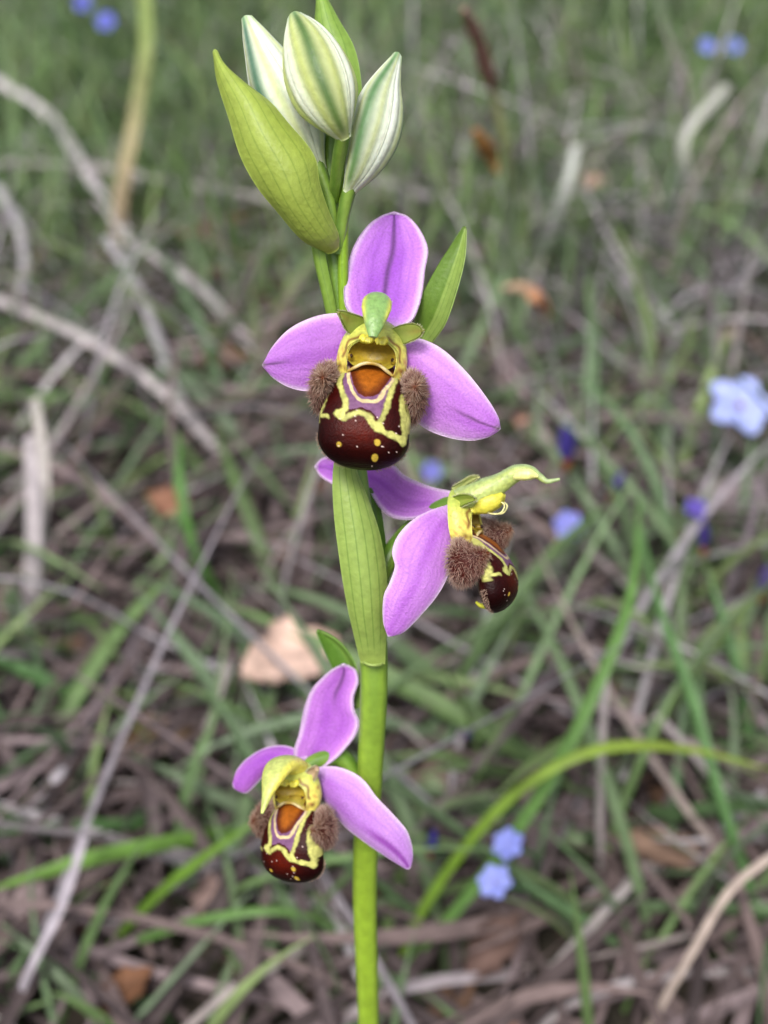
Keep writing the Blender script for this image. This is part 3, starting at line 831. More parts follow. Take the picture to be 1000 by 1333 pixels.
build_column(f2, T2, [(0, 0), (9, 3), (38, 16), (66, 30), (91, 45), (110, 48), (125, 40), (136, 33), (154, 36)],
             [24, 24, 22, 19, 15, 13, 12, 9, 5, 3, 1.8], [20, 22, 22, 19.5, 16, 13.5, 12.5, 9, 5.5, 3.6, 2.2], loops=True, top=(146, 164, 112), flank=(172, 184, 100))
T2L = frame((600, 662), 113.3, yaw=70, pitch=-7, roll=0, scale=0.82)
build_lip(f2, T2L, 22)
build_lobe(f2, T2L, -1, 33, yoff=-12, size=1.15, zoff=-12)
build_lobe(f2, T2L, 1, 34, yoff=24)

# ---- lowest flower, facing left and down, a little behind the focus
f3 = flower_core([(478, 1060, 124), (464, 1030, 123.5), (455, 1000, 123), (440, 985, 122.6), (415, 990, 122), (398, 1000, 121.5)], [11, 13, 14, 14, 13, 11], 'lowest flower, turned to the left')
sepal(f3, [(400, 1005, 121.5), (383, 984, 121.4), (389, 956, 121.6), (394, 934, 121.8), (401, 908, 122), (411, 891, 122.2), (430, 874, 122.4), (444, 866, 122.5)],
      [(412, 1005, 121.5), (433, 991, 121.2), (449, 975, 121), (463, 956, 120.9), (467, 940, 121), (461, 925, 121.2), (460, 907, 121.6), (466, 888, 122), (463, 873, 122.3), (450, 865, 122.5)],
      sepal_col(deep=(166, 84, 196), mid=(204, 132, 222), vein=(92, 44, 96), veinfrom=.55, veinw=.08, veincurve=.12, seed=9), bulge=-1.1, ripple=.12)
sepal(f3, [(400, 985, 121.8), (384, 975, 122.2), (366, 971, 122.8), (344, 975, 123.2), (322, 988, 123.4), (309, 1003, 123.4), (304, 1018, 123.3)],
      [(400, 1010, 121.8), (384, 1004, 122), (366, 1003, 122.4), (346, 1008, 122.8), (332, 1022, 123), (320, 1032, 123.2), (306, 1027, 123.3)],
      sepal_col(deep=(160, 78, 194), mid=(192, 116, 212), veinfrom=2, seed=10), bulge=1.0, ripple=.1)
sepal(f3, [(404, 1000, 121.4), (433, 998, 120.6), (455, 1004, 119.8), (475, 1018, 119.2), (492, 1039, 118.8), (512, 1061, 118.7), (528, 1080, 118.8), (535, 1098, 119), (537, 1114, 119.2), (535, 1128, 119.3)],
      [(400, 1022, 121.6), (420, 1040, 121.2), (436, 1060, 120.6), (450, 1076, 120), (470, 1092, 119.5), (491, 1107, 119.2), (511, 1120, 119.2), (529, 1131, 119.3)],
      sepal_col(deep=(182, 112, 210), mid=(214, 160, 232), vein=(140, 50, 160), veinfrom=.5, veinw=.10, veincurve=.2, seed=11), bulge=1.1, ripple=.08)
petal(f3, [(398, 1006, 119), (404, 1000, 118.4), (411, 997, 118)], [(404, 1020, 119), (410, 1014, 118.4), (414, 1004, 118)], c1=(196, 170, 140), c2=(180, 140, 120), seed=6)
T3 = frame((388, 1006), 120.4, yaw=-28, pitch=6, roll=4, scale=0.84)
build_column(f3, T3, [(0, 2), (14, 16), (30, 24), (50, 26), (70, 18), (88, 2), (104, -16), (118, -32)],
             [24, 27, 28, 28, 26, 22, 16, 10, 6, 2.5], [16, 16, 15, 14, 13, 12, 10, 7, 5, 2], top=(178, 186, 104), flank=(222, 208, 84))
T3L = T3
build_lip(f3, T3L, 23)
build_lobe(f3, T3L, 1, 35, yoff=-10)
build_lobe(f3, T3L, -1, 36, yoff=0)

# ================================================================ grass and litter
def ribbons(pts, wid, side, col, keel=0.35):
    """pts (N,K,3), wid (N,K), side (N,K,3) -> folded ribbons"""
    N, Kn, _ = pts.shape
    T = unit(np.gradient(pts, axis=1))
    side = unit(side - (side * T).sum(-1, keepdims=True) * T)
    nrm = np.cross(T, side)
    a = pts - side * wid[..., None] * .5; c = pts + side * wid[..., None] * .5
    b = pts - nrm * wid[..., None] * keel
    V = np.stack([a, b, c], 2)                      # N,K,3,3
    base = (np.arange(N) * Kn * 3)[:, None, None]
    k = np.arange(Kn - 1)[None, :, None] * 3
    j = np.arange(2)[None, None]
    i0 = base + k + j
    F = np.stack([i0, i0 + 1, i0 + 4, i0 + 3], -1).reshape(-1, 4)
    C = np.broadcast_to(col[:, :, None, :] if col.ndim == 3 else col[:, None, None, :], V.shape)
    return V.reshape(-1, 3), F, C.reshape(-1, 3)

def in_view(p, margin=60):
    d = (p - CAM) @ FWD
    x = (p @ RIGHT) / np.maximum(d, 1e-4) * FPX + 500
    y = 666.5 - ((p - CAM) @ UP) / np.maximum(d, 1e-4) * FPX
    return d, x, y, (d > 0) & (x > -margin) & (x < 1000 + margin) & (y > -margin) & (y < 1333 + margin)

def blades(N, xr, yr, L, W, el, curl, cols, seed, Kn=9, zmin=0.0015, az=None, dens=None, mindep=0.2, tipfade=True, wob=.25):
    r = np.random.default_rng(seed)
    root = np.stack([r.uniform(*xr, N), r.uniform(*yr, N)], 1)
    if dens is not None:
        root = root[r.random(N) < dens(root[:, 0], root[:, 1])]
        N = len(root)
    A = r.uniform(0, 2 * np.pi, N) if az is None else r.normal(az[0], az[1], N) + np.pi * (r.random(N) < az[2])
    ln = r.uniform(*L, N) * r.uniform(.75, 1.15, N); w = r.uniform(*W, N)
    e0 = np.radians(r.uniform(*el, N)); cu = np.radians(r.uniform(*curl, N)); tw = r.normal(0, wob, N)
    t = np.linspace(0, 1, Kn)
    E = e0[:, None] - cu[:, None] * t[None] ** 1.4
    AA = A[:, None] + tw[:, None] * t[None] * 1.5
    d = np.stack([np.cos(AA) * np.cos(E), np.sin(AA) * np.cos(E), np.sin(E)], -1) * (ln / (Kn - 1))[:, None, None]
    p = np.concatenate([np.zeros((N, 1, 3)), np.cumsum(d[:, :-1], 1)], 1)
    p[..., :2] += root[:, None]
    z0 = r.uniform(zmin, zmin + .012, N) * (np.degrees(e0) < 25)
    p[..., 2] = np.maximum(p[..., 2] + z0[:, None], zmin + r.uniform(0, .01, N)[:, None])
    p[:, 0, 2] = np.where(np.degrees(e0) >= 25, -0.003, p[:, 0, 2])
    dep, X, Y, iv = in_view(p)
    # keep clear of the orchid: nothing in view nearer than mindep, nothing round the camera
    bad = (iv & (dep < mindep)).any(1) | (np.linalg.norm(p - CAM, axis=-1) < 0.12).any(1)
    # clear of the orchid stem
    dx = np.hypot(p[..., 0] - base_pt[0], p[..., 1] - base_pt[1] - 0.01)
    bad |= ((dx < 0.03) & (p[..., 2] > 0.02)).any(1)
    k = ~bad
    p, w, A = p[k], w[k], A[k]
    N = len(p)
    prof = np.clip(np.minimum(1, (1.02 - t) * 2.2), .05, 1) if tipfade else np.ones(Kn)
    wid = w[:, None] * prof[None] * (0.75 + 0.25 * np.minimum(1, t * 4))[None]
    side = np.stack([-np.sin(A), np.cos(A), r.normal(0, .5, N)], -1)[:, None].repeat(Kn, 1)
    cols = lin(np.array(cols)); ci = r.integers(0, len(cols), N); cj = r.integers(0, len(cols), N)
    f = r.random(N)[:, None]
    c = (cols[ci] * (1 - f) + cols[cj] * f) * r.uniform(.72, 1.2, N)[:, None]
    c = c[:, None] * (0.85 + .3 * r.random((N, 1, 1)) * t[None, :, None])
    return ribbons(p, wid, side, c)

GREENS = [(106, 132, 80), (90, 116, 76), (124, 148, 106), (136, 156, 100), (102, 128, 92), (122, 140, 112)]
DRYS = [(172, 166, 172), (146, 140, 148), (184, 178, 180), (150, 138, 134), (116, 106, 112), (92, 82, 86), (104, 88, 80)]

def nz2(x, y, s, seed):
    r = np.random.default_rng(seed); o = np.zeros_like(x)
    for _ in range(6):
        a = r.uniform(0, 6.28); f = s * r.uniform(.6, 1.6)
        o += np.sin(f * (x * math.cos(a) + y * math.sin(a)) + r.uniform(0, 6.28))
    return o / 6 * 1.6

mb = MB()
dn = lambda x, y: np.clip(.55 + .6 * nz2(x, y, 22, 1) + .35 * smooth(.45, .75, y), .06, 1)
V = blades(17000, (-.55, .55), (.06, 1.05), (.02, .062), (.0010, .0024), (40, 88), (10, 80), GREENS, 101, dens=dn)
mb.add(*V)
V = blades(560, (-.22, .22), (.13, .34), (.04, .10), (.0024, .0045), (15, 65), (10, 90), GREENS, 107, dens=lambda x, y: np.clip(.5 + .8 * nz2(x, y, 26, 9) - x * 2, .05, 1))
mb.add(*V)
V = blades(1500, (-.55, .55), (.12, 1.05), (.05, .11), (.0020, .0038), (35, 80), (20, 110), GREENS, 105, dens=dn)
mb.add(*V)
V = blades(8500, (-.7, .7), (.43, 1.15), (.03, .075), (.0012, .0028), (60, 89), (5, 50), [(118, 148, 88), (104, 134, 84), (134, 158, 112), (146, 168, 106)], 106)
mb.add(*V)
V = blades(9000, (-1.3, 1.3), (.7, 2.6), (.06, .16), (.0014, .003), (50, 88), (10, 75), GREENS, 102)
mb.add(*V)
V = blades(2600, (-1.3, 1.3), (-.9, .2), (.03, .10), (.0014, .003), (40, 85), (10, 80), GREENS, 103)
mb.add(*V)
o = mb.build('green_grass', M_GRASS); tag(o, 'short blurred green grass growing through the dry straw', 'grass', kind='stuff')

mb = MB()
dn2 = lambda x, y: np.clip(.6 - .5 * nz2(x, y, 18, 3), .10, 1) * (.62 + .38 * smooth(.20, .36, y)) * (1 - .55 * smooth(.45, .75, y))
V = blades(7000, (-.5, .5), (.05, 1.0), (.05, .16), (.0008, .0022), (-4, 30), (-5, 40), DRYS, 201, dens=dn2, wob=.35, mindep=.225)
mb.add(*V)
V = blades(3600, (-.5, .5), (.2, 1.0), (.05, .12), (.0009, .0019), (35, 85), (20, 120), DRYS, 202, dens=dn2, wob=.3, mindep=.235)
mb.add(*V)
V = blades(4500, (-1.3, 1.3), (.8, 2.6), (.08, .2), (.0012, .0024), (10, 80), (10, 120), DRYS, 203)
mb.add(*V)
V = blades(2200, (-1.3, 1.3), (-.9, .2), (.05, .15), (.0012, .0022), (0, 40), (0, 60), DRYS, 204)
mb.add(*V)
V = blades(1500, (-.2, .2), (.08, .36), (.04, .10), (.0016, .0034), (-4, 22), (-5, 25), [(118, 102, 100), (92, 80, 80), (142, 126, 128), (76, 66, 66)], 207, wob=.5)
mb.add(*V)
o = mb.build('dry_grass', M_DRY); tag(o, 'tangled grey dry grass straw covering the soil', 'dry grass', kind='stuff')

# crumbled leaf litter on the soil (too small to pick apart)
def litter():
    r = np.random.default_rng(31)
    N = 5200
    x = r.uniform(-.6, .6, N); y = r.uniform(.03, 1.1, N); z = r.uniform(.001, .008, N)
    a = r.uniform(0, 6.28, N); ln = r.uniform(.004, .016, N); wd = ln * r.uniform(.3, .7, N)
    tl = r.normal(0, .35, (N, 2))
    u = np.stack([np.cos(a), np.sin(a), tl[:, 0]], 1); v = np.stack([-np.sin(a), np.cos(a), tl[:, 1]], 1)
    c = np.stack([x, y, z], 1); zz = np.array([0, 0, 1.0])
    pts = [c - u * ln[:, None] * .5, c - v * wd[:, None] * .5 + zz * .0015, c + u * ln[:, None] * .5, c + v * wd[:, None] * .5 + zz * .0015]
    V = np.stack(pts, 1)
    pal = lin(np.array([(120, 96, 82), (96, 74, 60), (150, 126, 112), (84, 70, 62), (136, 104, 88)]))
    C = pal[r.integers(0, 5, N)][:, None].repeat(4, 1) * r.uniform(.6, 1.2, N)[:, None, None]
    mb = MB(); b = np.arange(N)[:, None] * 4
    mb.add(V, b + np.array([[0, 1, 2, 3]]), C)
    o = mb.build('leaf_litter', M_LEAF); tag(o, 'crumbled brown leaf litter scattered over the soil', 'leaf litter', kind='stuff')
litter()

# ---- single blades and stalks one can pick out -----------------------------------------
def one_blade(name, label, cat, group, pts, wpx, col, mat, col2=None, keel=.3, taper=True):
    """pts: (photo px, photo px, height mm above soil)"""
    w = np.array([G(*p) for p in pts])
    p = spl(w, 40)[None]
    dep = depth_of(p[0])
    t = np.linspace(0, 1, 40)
    prof = np.clip(np.minimum(1, (1.03 - t) * 3.0), .12, 1) * (.7 + .3 * np.minimum(1, t * 4)) if taper else np.ones(40)
    wid = (wpx * np.median(dep) / FPX * prof)[None]
    T = unit(np.gradient(p, axis=1))
    view = unit(CAM - p)
    side = unit(np.cross(T, view) + 0.45 * view)
    c = lin(col)[None, None].repeat(40, 1)
    if col2 is not None:
        c = mixc(lin(col), lin(col2), smooth(.2, .8, t))[None]
    mb = MB()
    V, F, C = ribbons(p, wid, side, c, keel)
    mb.add(V, F, C)
    org = w[0]
    o = mb.build(name, mat, None, org); o.location = org
    tag(o, label, cat, group)
    return o

def green(label, pts, w, col=(104, 140, 60), col2=None):
    return one_blade('grass_blade', label, 'grass blade', 'single green grass blades', pts, w, col, M_GRASS, col2)
def dry(label, pts, w, col=(180, 172, 168), col2=None):
    return one_blade('dry_grass_stalk', label, 'dry stalk', 'single dry grass stalks', pts, w, col, M_DRY, col2, taper=False)

green('long yellow-green grass blade arching over in a high bow beside the orchid stem', [(498, 1300, 2), (556, 1175, 18), (640, 1062, 38), (720, 1000, 48), (800, 972, 50), (900, 976, 44), (1010, 1003, 34)], 15, (116, 150, 50), (138, 160, 64))
green('broad straight green blade rising from the foot of the arched blade', [(505, 1280, 2), (610, 1165, 22), (700, 1040, 40), (775, 900, 56), (822, 770, 66), (832, 650, 70)], 18, (96, 134, 66))
green('long green blade sloping down across the end of the arched yellow-green blade', [(1010, 1255, 2), (945, 1060, 28), (900, 905, 42), (862, 800, 50), (836, 690, 56)], 15, (92, 130, 76))
green('upright green blade below the violet faded flowers', [(985, 1020, 3), (962, 880, 24), (940, 800, 32), (918, 735, 38)], 15, (88, 124, 74))
green('broad bright green blade lying level left of the lowest flower', [(345, 1078, 8), (250, 1092, 20), (150, 1110, 26), (60, 1135, 26), (-30, 1165, 22)], 22, (108, 146, 66))
green('darker green blade lying just above the broad bright one', [(260, 1062, 4), (180, 1072, 12), (90, 1076, 16), (-20, 1086, 16)], 17, (80, 116, 66))
green('green blade rising steeply under the lowest flower', [(128, 1250, 2), (185, 1185, 14), (240, 1135, 24), (310, 1085, 34), (345, 1060, 36)], 14, (104, 140, 50))
green('thin green blade bowed low over brown litter left of the stem', [(135, 1245, 2), (190, 1220, 12), (270, 1196, 20), (360, 1186, 22), (445, 1204, 16)], 13, (98, 134, 70))
green('short broad green blade slanting over brown litter, apart from the other blades', [(140, 940, 3), (80, 898, 16), (20, 868, 22), (-30, 852, 24)], 20, (84, 122, 70))
green('grey-green blade sloping away under the two pale blue flowers', [(840, 1260, 2), (770, 1205, 14), (700, 1160, 22), (660, 1130, 24)], 12, (104, 136, 92))
green('green blade in the thick of the grass left of the large bract', [(300, 800, 3), (255, 720, 26), (235, 640, 40), (232, 560, 46)], 14, (84, 126, 60))
green('slim green blade standing by the dark hole in the litter', [(860, 830, 2), (845, 760, 20), (832, 690, 34), (836, 640, 40)], 12, (96, 130, 80))

dry('broad palest straw curving down to the foot of the tan stalk', [(-20, 95, 40), (60, 148, 34), (112, 222, 26), (150, 285, 18), (185, 330, 8)], 15, (196, 188, 190))
dry('thin grey straw crossing behind the tan stalk almost level', [(-20, 212, 24), (120, 216, 26), (230, 238, 24), (340, 256, 18), (420, 290, 8)], 10, (172, 166, 164))
dry('long grey straw slanting through the tangle below the tan stalk toward the top flower', [(-20, 384, 34), (90, 430, 34), (190, 492, 28), (262, 562, 18), (335, 640, 6)], 13, (178, 170, 170))
dry('pale straw arching from the broad straw down into the tangle', [(140, 310, 30), (178, 372, 30), (205, 440, 26), (228, 510, 18), (275, 575, 6)], 14, (170, 166, 168))
dry('grey straw slanting down behind the left sepal of the top flower', [(186, 322, 22), (262, 376, 24), (330, 452, 18), (390, 520, 8)], 12, (170, 162, 164))
dry('short pale straw bent in a hook, apart from the tan stalk', [(-6, 240, 40), (22, 290, 34), (32, 350, 24), (14, 440, 6)], 12, (178, 174, 176))
dry('faint straw lying level behind the right bud and top sepal', [(490, 232, 16), (560, 258, 18), (640, 292, 16), (700, 322, 8)], 11, (168, 160, 164))
dry('pale straw leaning in the grass right of the brown spike', [(690, 360, 2), (712, 310, 26), (738, 240, 50), (750, 190, 60)], 13, (176, 178, 172))
dry('bent pale straw kinked like an elbow below the two far blue flowers', [(905, 350, 2), (908, 270, 34), (890, 185, 60), (945, 112, 74)], 13, (168, 168, 160))
dry('flat brownish straw slanting toward the large blue flower', [(815, 465, 18), (862, 510, 18), (905, 560, 14), (945, 605, 5)], 17, (150, 140, 134))
dry('thick grey straw lying level at the foot of the orchid stem', [(420, 1345, 4), (490, 1300, 9), (570, 1277, 11), (690, 1266, 6)], 17, (160, 150, 154))
dry('long straw running slantwise over the litter toward the buff dead leaf', [(640, 1345, 6), (720, 1262, 14), (800, 1172, 16), (885, 1085, 8)], 14, (156, 148, 146))
dry('grey straw curving level across the litter under the two pale blue flowers', [(690, 1345, 4), (760, 1300, 10), (860, 1270, 12), (1015, 1262, 6)], 13, (162, 154, 156))
dry('thin upright straw crossing the arched green blade', [(783, 1150, 2), (781, 1060, 22), (784, 960, 40), (790, 860, 52)], 10, (168, 158, 158))
dry('thin straw slanting down right of the arched green blade', [(855, 930, 26), (920, 1000, 22), (975, 1070, 14), (1015, 1120, 6)], 11, (160, 150, 150))
dry('pale buff curved stalk leaning over past the end of the arched blade', [(840, 1345, 4), (895, 1250, 22), (950, 1160, 34), (1010, 1110, 40)], 12, (176, 160, 150))
dry('thick upright straw among green blades, broadest of the standing straws', [(28, 850, 2), (40, 760, 24), (44, 660, 40), (40, 570, 48)], 22, (164, 156, 158))
dry('slender straw leaning beside the thick upright straw', [(58, 830, 2), (52, 720, 28), (58, 620, 44), (46, 520, 54)], 14, (172, 166, 160))
dry('short grey straw poking up slantwise behind the broad bright green blade', [(-15, 1110, 6), (35, 1050, 18), (85, 1000, 22)], 13, (158, 152, 158))
dry('straw lying slantwise below the lowest flower and the pale grey twig', [(235, 1345, 6), (300, 1290, 14), (370, 1250, 14), (445, 1205, 6)], 12, (160, 150, 148))
dry('long pale straw rising steeply across the broad bright green blade', [(5, 1345, 4), (40, 1260, 22), (80, 1180, 30), (110, 1090, 36)], 12, (166, 158, 166))
dry('short straw leaning up beside the large pale pinkish dead leaf', [(250, 1000, 4), (275, 930, 20), (300, 860, 30)], 11, (168, 156, 156))
# tan stalk with a green top
dry('tall tan straw stalk turning green toward its top', [(150, 330, 2), (160, 240, 34), (178, 140, 62), (190, 60, 84), (188, -20, 100)], 19, (186, 166, 136), (128, 144, 84))

# ---- twigs
def twig(label, pts, wpx, col):
    w = np.array([G(*p) for p in pts])
    dep = np.median(depth_of(w)); r = wpx * dep / FPX * .5
    mb = MB()
    tube(mb, w, np.array([r, r * .9, r * .95, r * .7]), np.array([r, r * .9, r * .95, r * .7]), [0, 0, 1.0], lin(col), n=30, w=10)
    o = mb.build('twig', M_TWIG, None, w[0]); o.location = w[0]
    tag(o, label, 'twig', 'twigs lying in the litter')
twig('dark grey twig lying behind the lowest flower', [(250, 972, 4), (300, 955, 9), (345, 940, 10), (385, 936, 6)], 15, (120, 112, 116))
twig('pale grey twig lying across the foot of the orchid stem', [(325, 1166, 6), (385, 1172, 10), (440, 1182, 10), (520, 1196, 5)], 17, (150, 142, 146))
twig('bent grey twig lying on the litter beside the two pale blue flowers', [(520, 1262, 5), (590, 1190, 10), (650, 1166, 10), (700, 1180, 5)], 13, (128, 120, 124))
twig('slanting grey twig above the dark violet bud right of the stem', [(545, 912, 5), (595, 888, 10), (650, 866, 10), (700, 850, 6)], 13, (150, 142, 146))
twig('small dark twig leaning across the dark hole right of the side flower', [(880, 560, 16), (905, 620, 14), (930, 680, 10), (960, 760, 5)], 7, (86, 80, 88))

# ---- fallen leaves
def dead_leaf(label, c, h, lpx, wpx, ang, col, curl=.25, seed=0, tilt=0.3):
    p0 = G(c[0], c[1], h + 3); dep = depth_of(p0)
    L = lpx * dep / FPX; W = wpx * dep / FPX
    n, w = 26, 16
    t = np.linspace(0, 1, n)[:, None]; s = np.linspace(-1, 1, w)[None]
    rs = np.random.default_rng(seed)
    prof = np.sin(np.pi * np.clip(t, .015, .985)) ** (.8 + .3 * (seed % 3)) * (1 + .16 * np.sin(13 * t + seed) + .1 * np.sin(31 * t + 2 * seed)) + 0 * s
    x = (t - .5) * L + 0 * s; y = s * prof * W * .5
    z = curl * W * (s ** 2) * prof + curl * .6 * L * (t - .5) ** 2 + .03 * W * np.sin(12 * t + seed) * np.sin(5 * s)
    a = R(ang); tl = tilt
    X = x * math.cos(a) - y * math.sin(a); Y = x * math.sin(a) + y * math.cos(a)
    P = np.stack([X + 0 * z, Y * math.cos(tl) - z * math.sin(tl), Y * math.sin(tl) + z * math.cos(tl)], -1)
    vein = np.exp(-(s / .06) ** 2) + .4 * np.exp(-((np.abs(np.sin(18 * t - 5 * np.abs(s)))) / .2) ** 2)
    c_ = mixc(lin(col) * .8, lin(col) * .42, np.clip(vein, 0, 1) * .6 + 0 * t)
    mb = MB(); shell(mb, P, .0003, c_, 0, .8)
    o = mb.build('dead_leaf', M_LEAF); 
    zmin = P[..., 2].min()
    o.location = (p0[0], p0[1], max(p0[2], -zmin + .001))
    tag(o, label, 'dead leaf', 'dead leaves in the litter')
DL = [('large pale pinkish dead leaf lying left of the stem above the lowest flower', (378, 858), 24, 135, 95, 25, (224, 192, 176)),
      ('broad grey-lilac dead leaf below the large blue flower', (955, 672), 14, 150, 105, 60, (176, 160, 166)),
      ('tan dead leaf beside the dark hole, under the violet faded flowers', (872, 704), 10, 70, 34, -20, (178, 146, 120)),
      ('pale dead leaf under the broad bright green blade', (42, 1186), 10, 110, 60, -30, (170, 150, 150)),
      ('pinkish dead leaf standing on edge in the litter left of the stem', (276, 1165), 10, 92, 46, 80, (168, 142, 136)),
      ('brown dead leaf half hidden in the straw left of the large bract', (222, 660), 12, 80, 46, -30, (164, 120, 98)),
      ('greyish pink dead leaf right of the side flower', (708, 655), 10, 80, 52, 30, (150, 126, 128)),
      ('dull brown dead leaf in the straw behind the left sepal', (290, 470), 12, 80, 38, 10, (140, 112, 94)),
      ('flat brown dead leaf behind the lowest flower', (200, 968), 8, 120, 60, 20, (128, 104, 78)),
      ('pale brown dead leaf near the foot of the stem', (560, 1020), 8, 90, 54, 60, (140, 120, 112)),
      ('buff dead leaf lying in the shade below the arched green blade', (870, 1110), 10, 160, 52, -14, (142, 116, 100)),
      ('brown dead leaf in the litter below the two pale blue flowers', (640, 1235), 8, 120, 56, 50, (122, 98, 90)),
      ('rust brown dead leaf between straws below the broad bright green blade', (160, 1290), 8, 90, 44, 40, (128, 90, 66)),
      ('small orange-brown dead leaf by the brown calyx in the litter', (560, 710), 10, 40, 22, 80, (150, 96, 66)),
      ('small pale dead scrap lying in the grass behind the brown spike', (770, 240), 26, 44, 26, 60, (186, 160, 140)),
      ('reddish dead leaf behind the base of the big cupped bract', (275, 296), 12, 90, 30, 20, (138, 96, 88)),
      ('small pale scrap in the straw right of the top flower', (680, 545), 14, 34, 22, 60, (200, 160, 140)),
      ('grey dead scrap lying high in the grass left of the large blue flower', (948, 440), 20, 46, 22, 30, (178, 160, 150))]
for i, (lb, c, h, l, w_, a, col) in enumerate(DL):
    dead_leaf(lb, c, h, l, w_, a, col, curl=.22 + .1 * (i % 3), seed=i, tilt=.25 + .2 * (i % 2))

# ---- brown flower spike on its stem, with the scraps caught on it
def spike():
    root = G(668, 470, 0)
    e = empty('brown_spike', root)
    tag(e, 'tall slender stem with a reddish brown spike and an orange-brown withered bract', 'seed head')
    st = np.array([root, G(668, 400, 30), G(667, 330, 54), G(668, 260, 76), G(658, 190, 96), G(642, 118, 112)])
    d = np.median(depth_of(st))
    mb = MB(); r = 8.5 * d / FPX
    tube(mb, st, np.array([r, r, r, r * .9, r * .75, r * .55]), np.array([r, r, r, r * .9, r * .75, r * .55]), [0, 0, 1.0], lambda T, PH: mixc(lin((152, 174, 132)), lin((160, 164, 112)), smooth(.6, 1, T)), n=50, w=12)
    mb.build('stem', M_GREEN, e, root)
    sk = np.array([st[-1], G(634, 90, 120), G(622, 52, 130), G(604, 12, 142)])
    mb = MB(); r = 9 * d / FPX
    tube(mb, sk, r * np.array([.5, .9, 1, .8, .8, .6, .25]), r * np.array([.5, .9, 1, .8, .8, .6, .25]), [0, 0, 1.0], lambda T, PH: mixc(lin((146, 104, 96)), lin((172, 132, 118)), .5 + .5 * np.sin(T * 60 + PH * 2)), n=60, w=12)
    mb.build('spike', M_LEAF, e, root)
    c = G(630, 195, 96)
    sc = depth_of(c) / FPX
    mb = MB()
    p = np.array([G(648, 226, 88), G(640, 205, 92), G(630, 188, 98), G(620, 170, 103)])
    tube(mb, p, np.array([3, 9, 13, 11, 5]) * sc, np.array([2, 5, 8, 6, 3]) * sc, RIGHT, lambda T, PH: mixc(lin((186, 140, 84)), lin((156, 108, 60)), .5 + .5 * np.sin(PH * 3 + T * 8)), n=26, w=14)
    mb.build('withered_bract', M_LEAF, e, root)
spike()
def curl_scrap():
    pts = [G(655, 374, 44), G(680, 372, 50), G(700, 384, 50), G(712, 402, 44), G(712, 418, 38)]
    sc = depth_of(pts[2]) / FPX
    p = spl(pts, 30)
    T = unit(np.gradient(p, axis=0)); side = unit(np.cross(T, unit(CAM - p)) + .5 * unit(CAM - p))
    w = (np.array([8, 16, 20, 22, 18, 7]) * sc)
    wd = np.interp(np.linspace(0, 1, 30), np.linspace(0, 1, 6), w)
    s = np.linspace(-.5, .5, 10)
    Pg = p[:, None] + side[:, None] * (wd[:, None] * s)[..., None] + np.cross(T, side)[:, None] * (wd[:, None] * (s ** 2) * 1.4)[..., None]
    TT = np.repeat(np.linspace(0, 1, 30)[:, None], 10, 1)
    mb = MB(); shell(mb, Pg, .0004, mixc(lin((206, 172, 146)), lin((160, 96, 46)), smooth(.25, .8, TT)))
    o = mb.build('curled_leaf_scrap', M_LEAF, None, pts[0]); o.location = pts[0]
    tag(o, 'curled tan and orange dry scrap clinging to the brown spike\'s stem', 'dead leaf')
curl_scrap()

# ---- blue flowers on rush-like stems
def petal_sheet(mb, c, ax, nrm, L, W, col, cup=.25, tipcol=None):
    n, w = 14, 10
    t = np.linspace(0, 1, n)[:, None]; s = np.linspace(-1, 1, w)[None]
    sd = np.cross(nrm, ax)
    prof = np.clip(np.sin(np.pi * np.clip(t, .05, .985) ** 1.25), .12, 1) ** .6
    P = c + (t * L + 0 * s)[..., None] * ax + (s * prof * W * .5)[..., None] * sd + ((t ** 1.6 * cup * L * -.5) + (s ** 2) * prof * W * .14)[..., None] * nrm
    vein = np.exp(-(s / .12) ** 2) * (1 - .5 * t)
    shell(mb, P, .00025, mixc(lin(col), lin(col) * np.array([.45, .42, .75]), np.clip(vein, 0, 1) * .6), 0, .7)

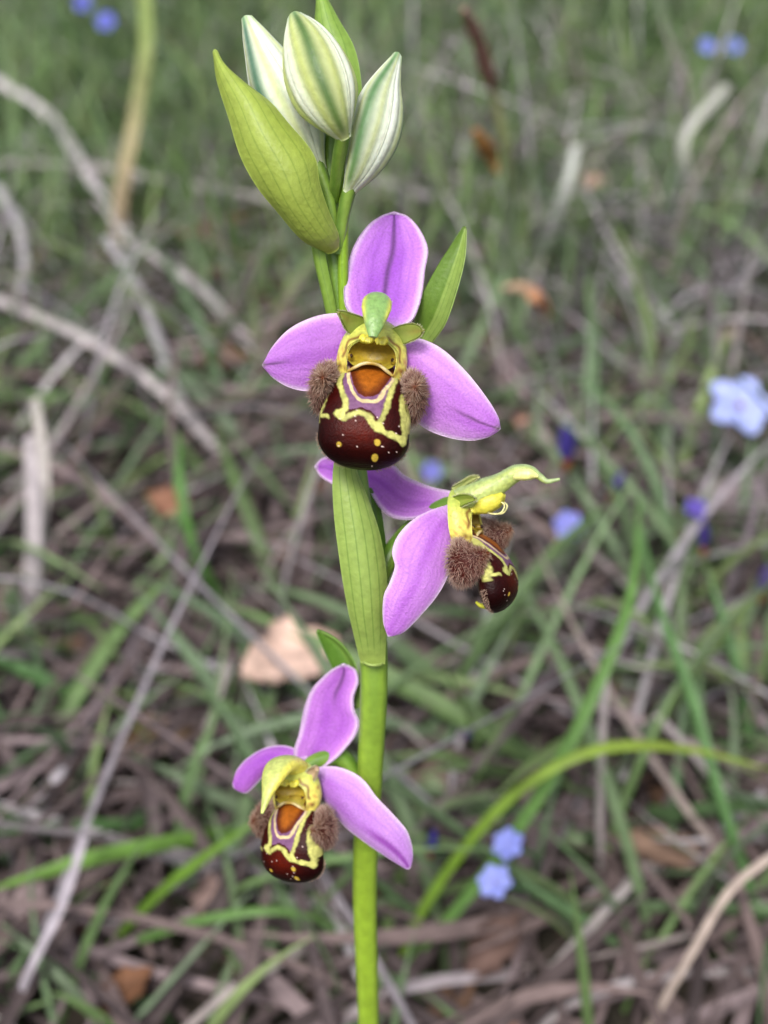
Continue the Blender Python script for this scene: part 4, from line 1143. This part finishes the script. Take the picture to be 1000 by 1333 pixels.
def blue_flower(label, c, h, size, kind='open', root=None, face=(0, -.75, .65), n=6, col=(168, 180, 242), roll=0., stemcol=(92, 122, 84)):
    """c photo pixel, h height mm, size: length of a petal in px"""
    p = G(c[0], c[1], h); sc = depth_of(p) / FPX
    rt = G(*root, 0) if root else np.array([p[0] + .004, p[1] + .006, 0.0])
    rt[2] = -.002
    e = empty('blue_flower', rt)
    tag(e, label, 'blue flower', 'small blue wild flowers')
    f = unit(np.array(face, float))
    a = unit(np.cross(f, [0.1, 0, 1.0])); b = np.cross(f, a)
    L = size * sc
    mid = (p + rt) / 2 + np.array([.003, 0, .004])
    cal = p - f * L * .45
    mb = MB()
    r = .0006
    tube(mb, np.array([rt, mid, cal]), np.array([r, r, r * .9]), np.array([r, r, r * .9]), RIGHT, lin(stemcol), n=20, w=8)
    mb.build('stem', M_GREEN, e, rt)
    mb = MB()
    q = np.array([cal - f * L * .25, cal, p - f * L * .05, p + f * L * .12])
    tube(mb, q, L * np.array([.06, .16, .17, .1]), L * np.array([.06, .16, .17, .1]), a, lin((124, 70, 40)), n=14, w=10)
    mb.build('calyx', M_LEAF, e, rt)
    if kind == 'open':
        for k in range(n):
            th = 2 * math.pi * k / n + roll
            ax = unit(a * math.cos(th) + b * math.sin(th) + f * .25)
            nn = unit(f - ax * (f @ ax))
            mb = MB(); petal_sheet(mb, p + f * .0002 * (k % 2), ax, nn, L, L * .8, col)
            mb.build('petal', M_BLUE, e, rt)
    else:
        mb = MB()
        q = np.array([p - f * L * .3, p + f * L * .2, p + f * L * .6, p + f * L])
        tube(mb, q, L * np.array([.13, .24, .26, .2, .05]), L * np.array([.13, .24, .26, .2, .05]), a, lambda T, PH: mixc(lin(col), lin(col) * .55, .5 + .5 * np.sin(3 * PH + 4 * T)), n=20, w=14)
        mb.build('furled_petals', M_BLUE, e, rt)
    return e

blue_flower('largest pale blue six-petalled flower, in front of grey-lilac litter', (962, 530), 44, 46, 'open', (975, 690), face=(.1, -.45, .85), n=5, col=(190, 202, 250), roll=.55)
blue_flower('pale blue flower, upper of the pair beside the arched blade', (662, 1100), 34, 22, 'open', (690, 1160), face=(-.35, -.3, .8), col=(156, 166, 236), roll=.2)
blue_flower('pale blue flower, lower of the pair beside the arched blade', (645, 1149), 32, 24, 'open', (690, 1200), face=(-.3, -.25, .85), col=(168, 178, 242), roll=.7)
blue_flower('small half-open blue flower right of the side flower\'s column', (740, 684), 34, 20, 'open', (752, 770), face=(-.1, -.6, .7), col=(146, 150, 226))
blue_flower('furled dark violet-blue bud on a brown calyx right of the side flower', (738, 588), 44, 44, 'bud', (760, 690), face=(-.05, .15, 1.0), col=(78, 66, 156))
blue_flower('faded violet bud on a rusty calyx above the slim green blade', (800, 636), 42, 26, 'bud', (812, 760), face=(.35, .15, .9), col=(88, 66, 150))
blue_flower('faded violet flower above the dark hole in the litter', (906, 664), 40, 18, 'open', (915, 760), face=(.2, -.3, .9), col=(108, 92, 186), n=5)
blue_flower('withered dark violet bud over the dark hole in the litter', (916, 706), 34, 30, 'bud', (926, 790), face=(-.1, .2, 1.0), col=(76, 58, 140))
blue_flower('withered violet bud just below the broad grey-lilac leaf', (994, 765), 30, 34, 'bud', (996, 850), face=(.05, .2, 1.0), col=(92, 74, 140))
blue_flower('dark violet bud half hidden in litter beside the orchid stem', (562, 1103), 24, 30, 'bud', (560, 1160), face=(.1, .1, 1.0), col=(70, 56, 160))
blue_flower('small dark violet bud in the straw below the side flower', (608, 958), 22, 22, 'bud', (602, 1000), face=(.3, -.3, .9), col=(74, 62, 140))
blue_flower('blurred blue flower peeping out right of the top flower\'s lip', (562, 613), 36, 14, 'open', (566, 680), face=(0, -.8, .6), col=(128, 130, 206))
blue_flower('blurred blue flower beside the tan stalk, lower of two', (138, 28), 60, 13, 'open', (142, 90), face=(0, -.8, .6), col=(122, 130, 224))
blue_flower('blurred blue flower beside the tan stalk, upper of two', (108, 4), 64, 12, 'open', (112, 66), face=(0, -.8, .6), col=(112, 120, 214))
blue_flower('small blurred blue flower, one of two side by side far off in the grass', (920, 60), 60, 11, 'open', (924, 120), face=(0, -.8, .6), col=(140, 152, 232))
blue_flower('small blurred blue flower, one of two side by side far off in the grass', (955, 60), 60, 12, 'open', (952, 124), face=(0, -.8, .6), col=(150, 164, 236))
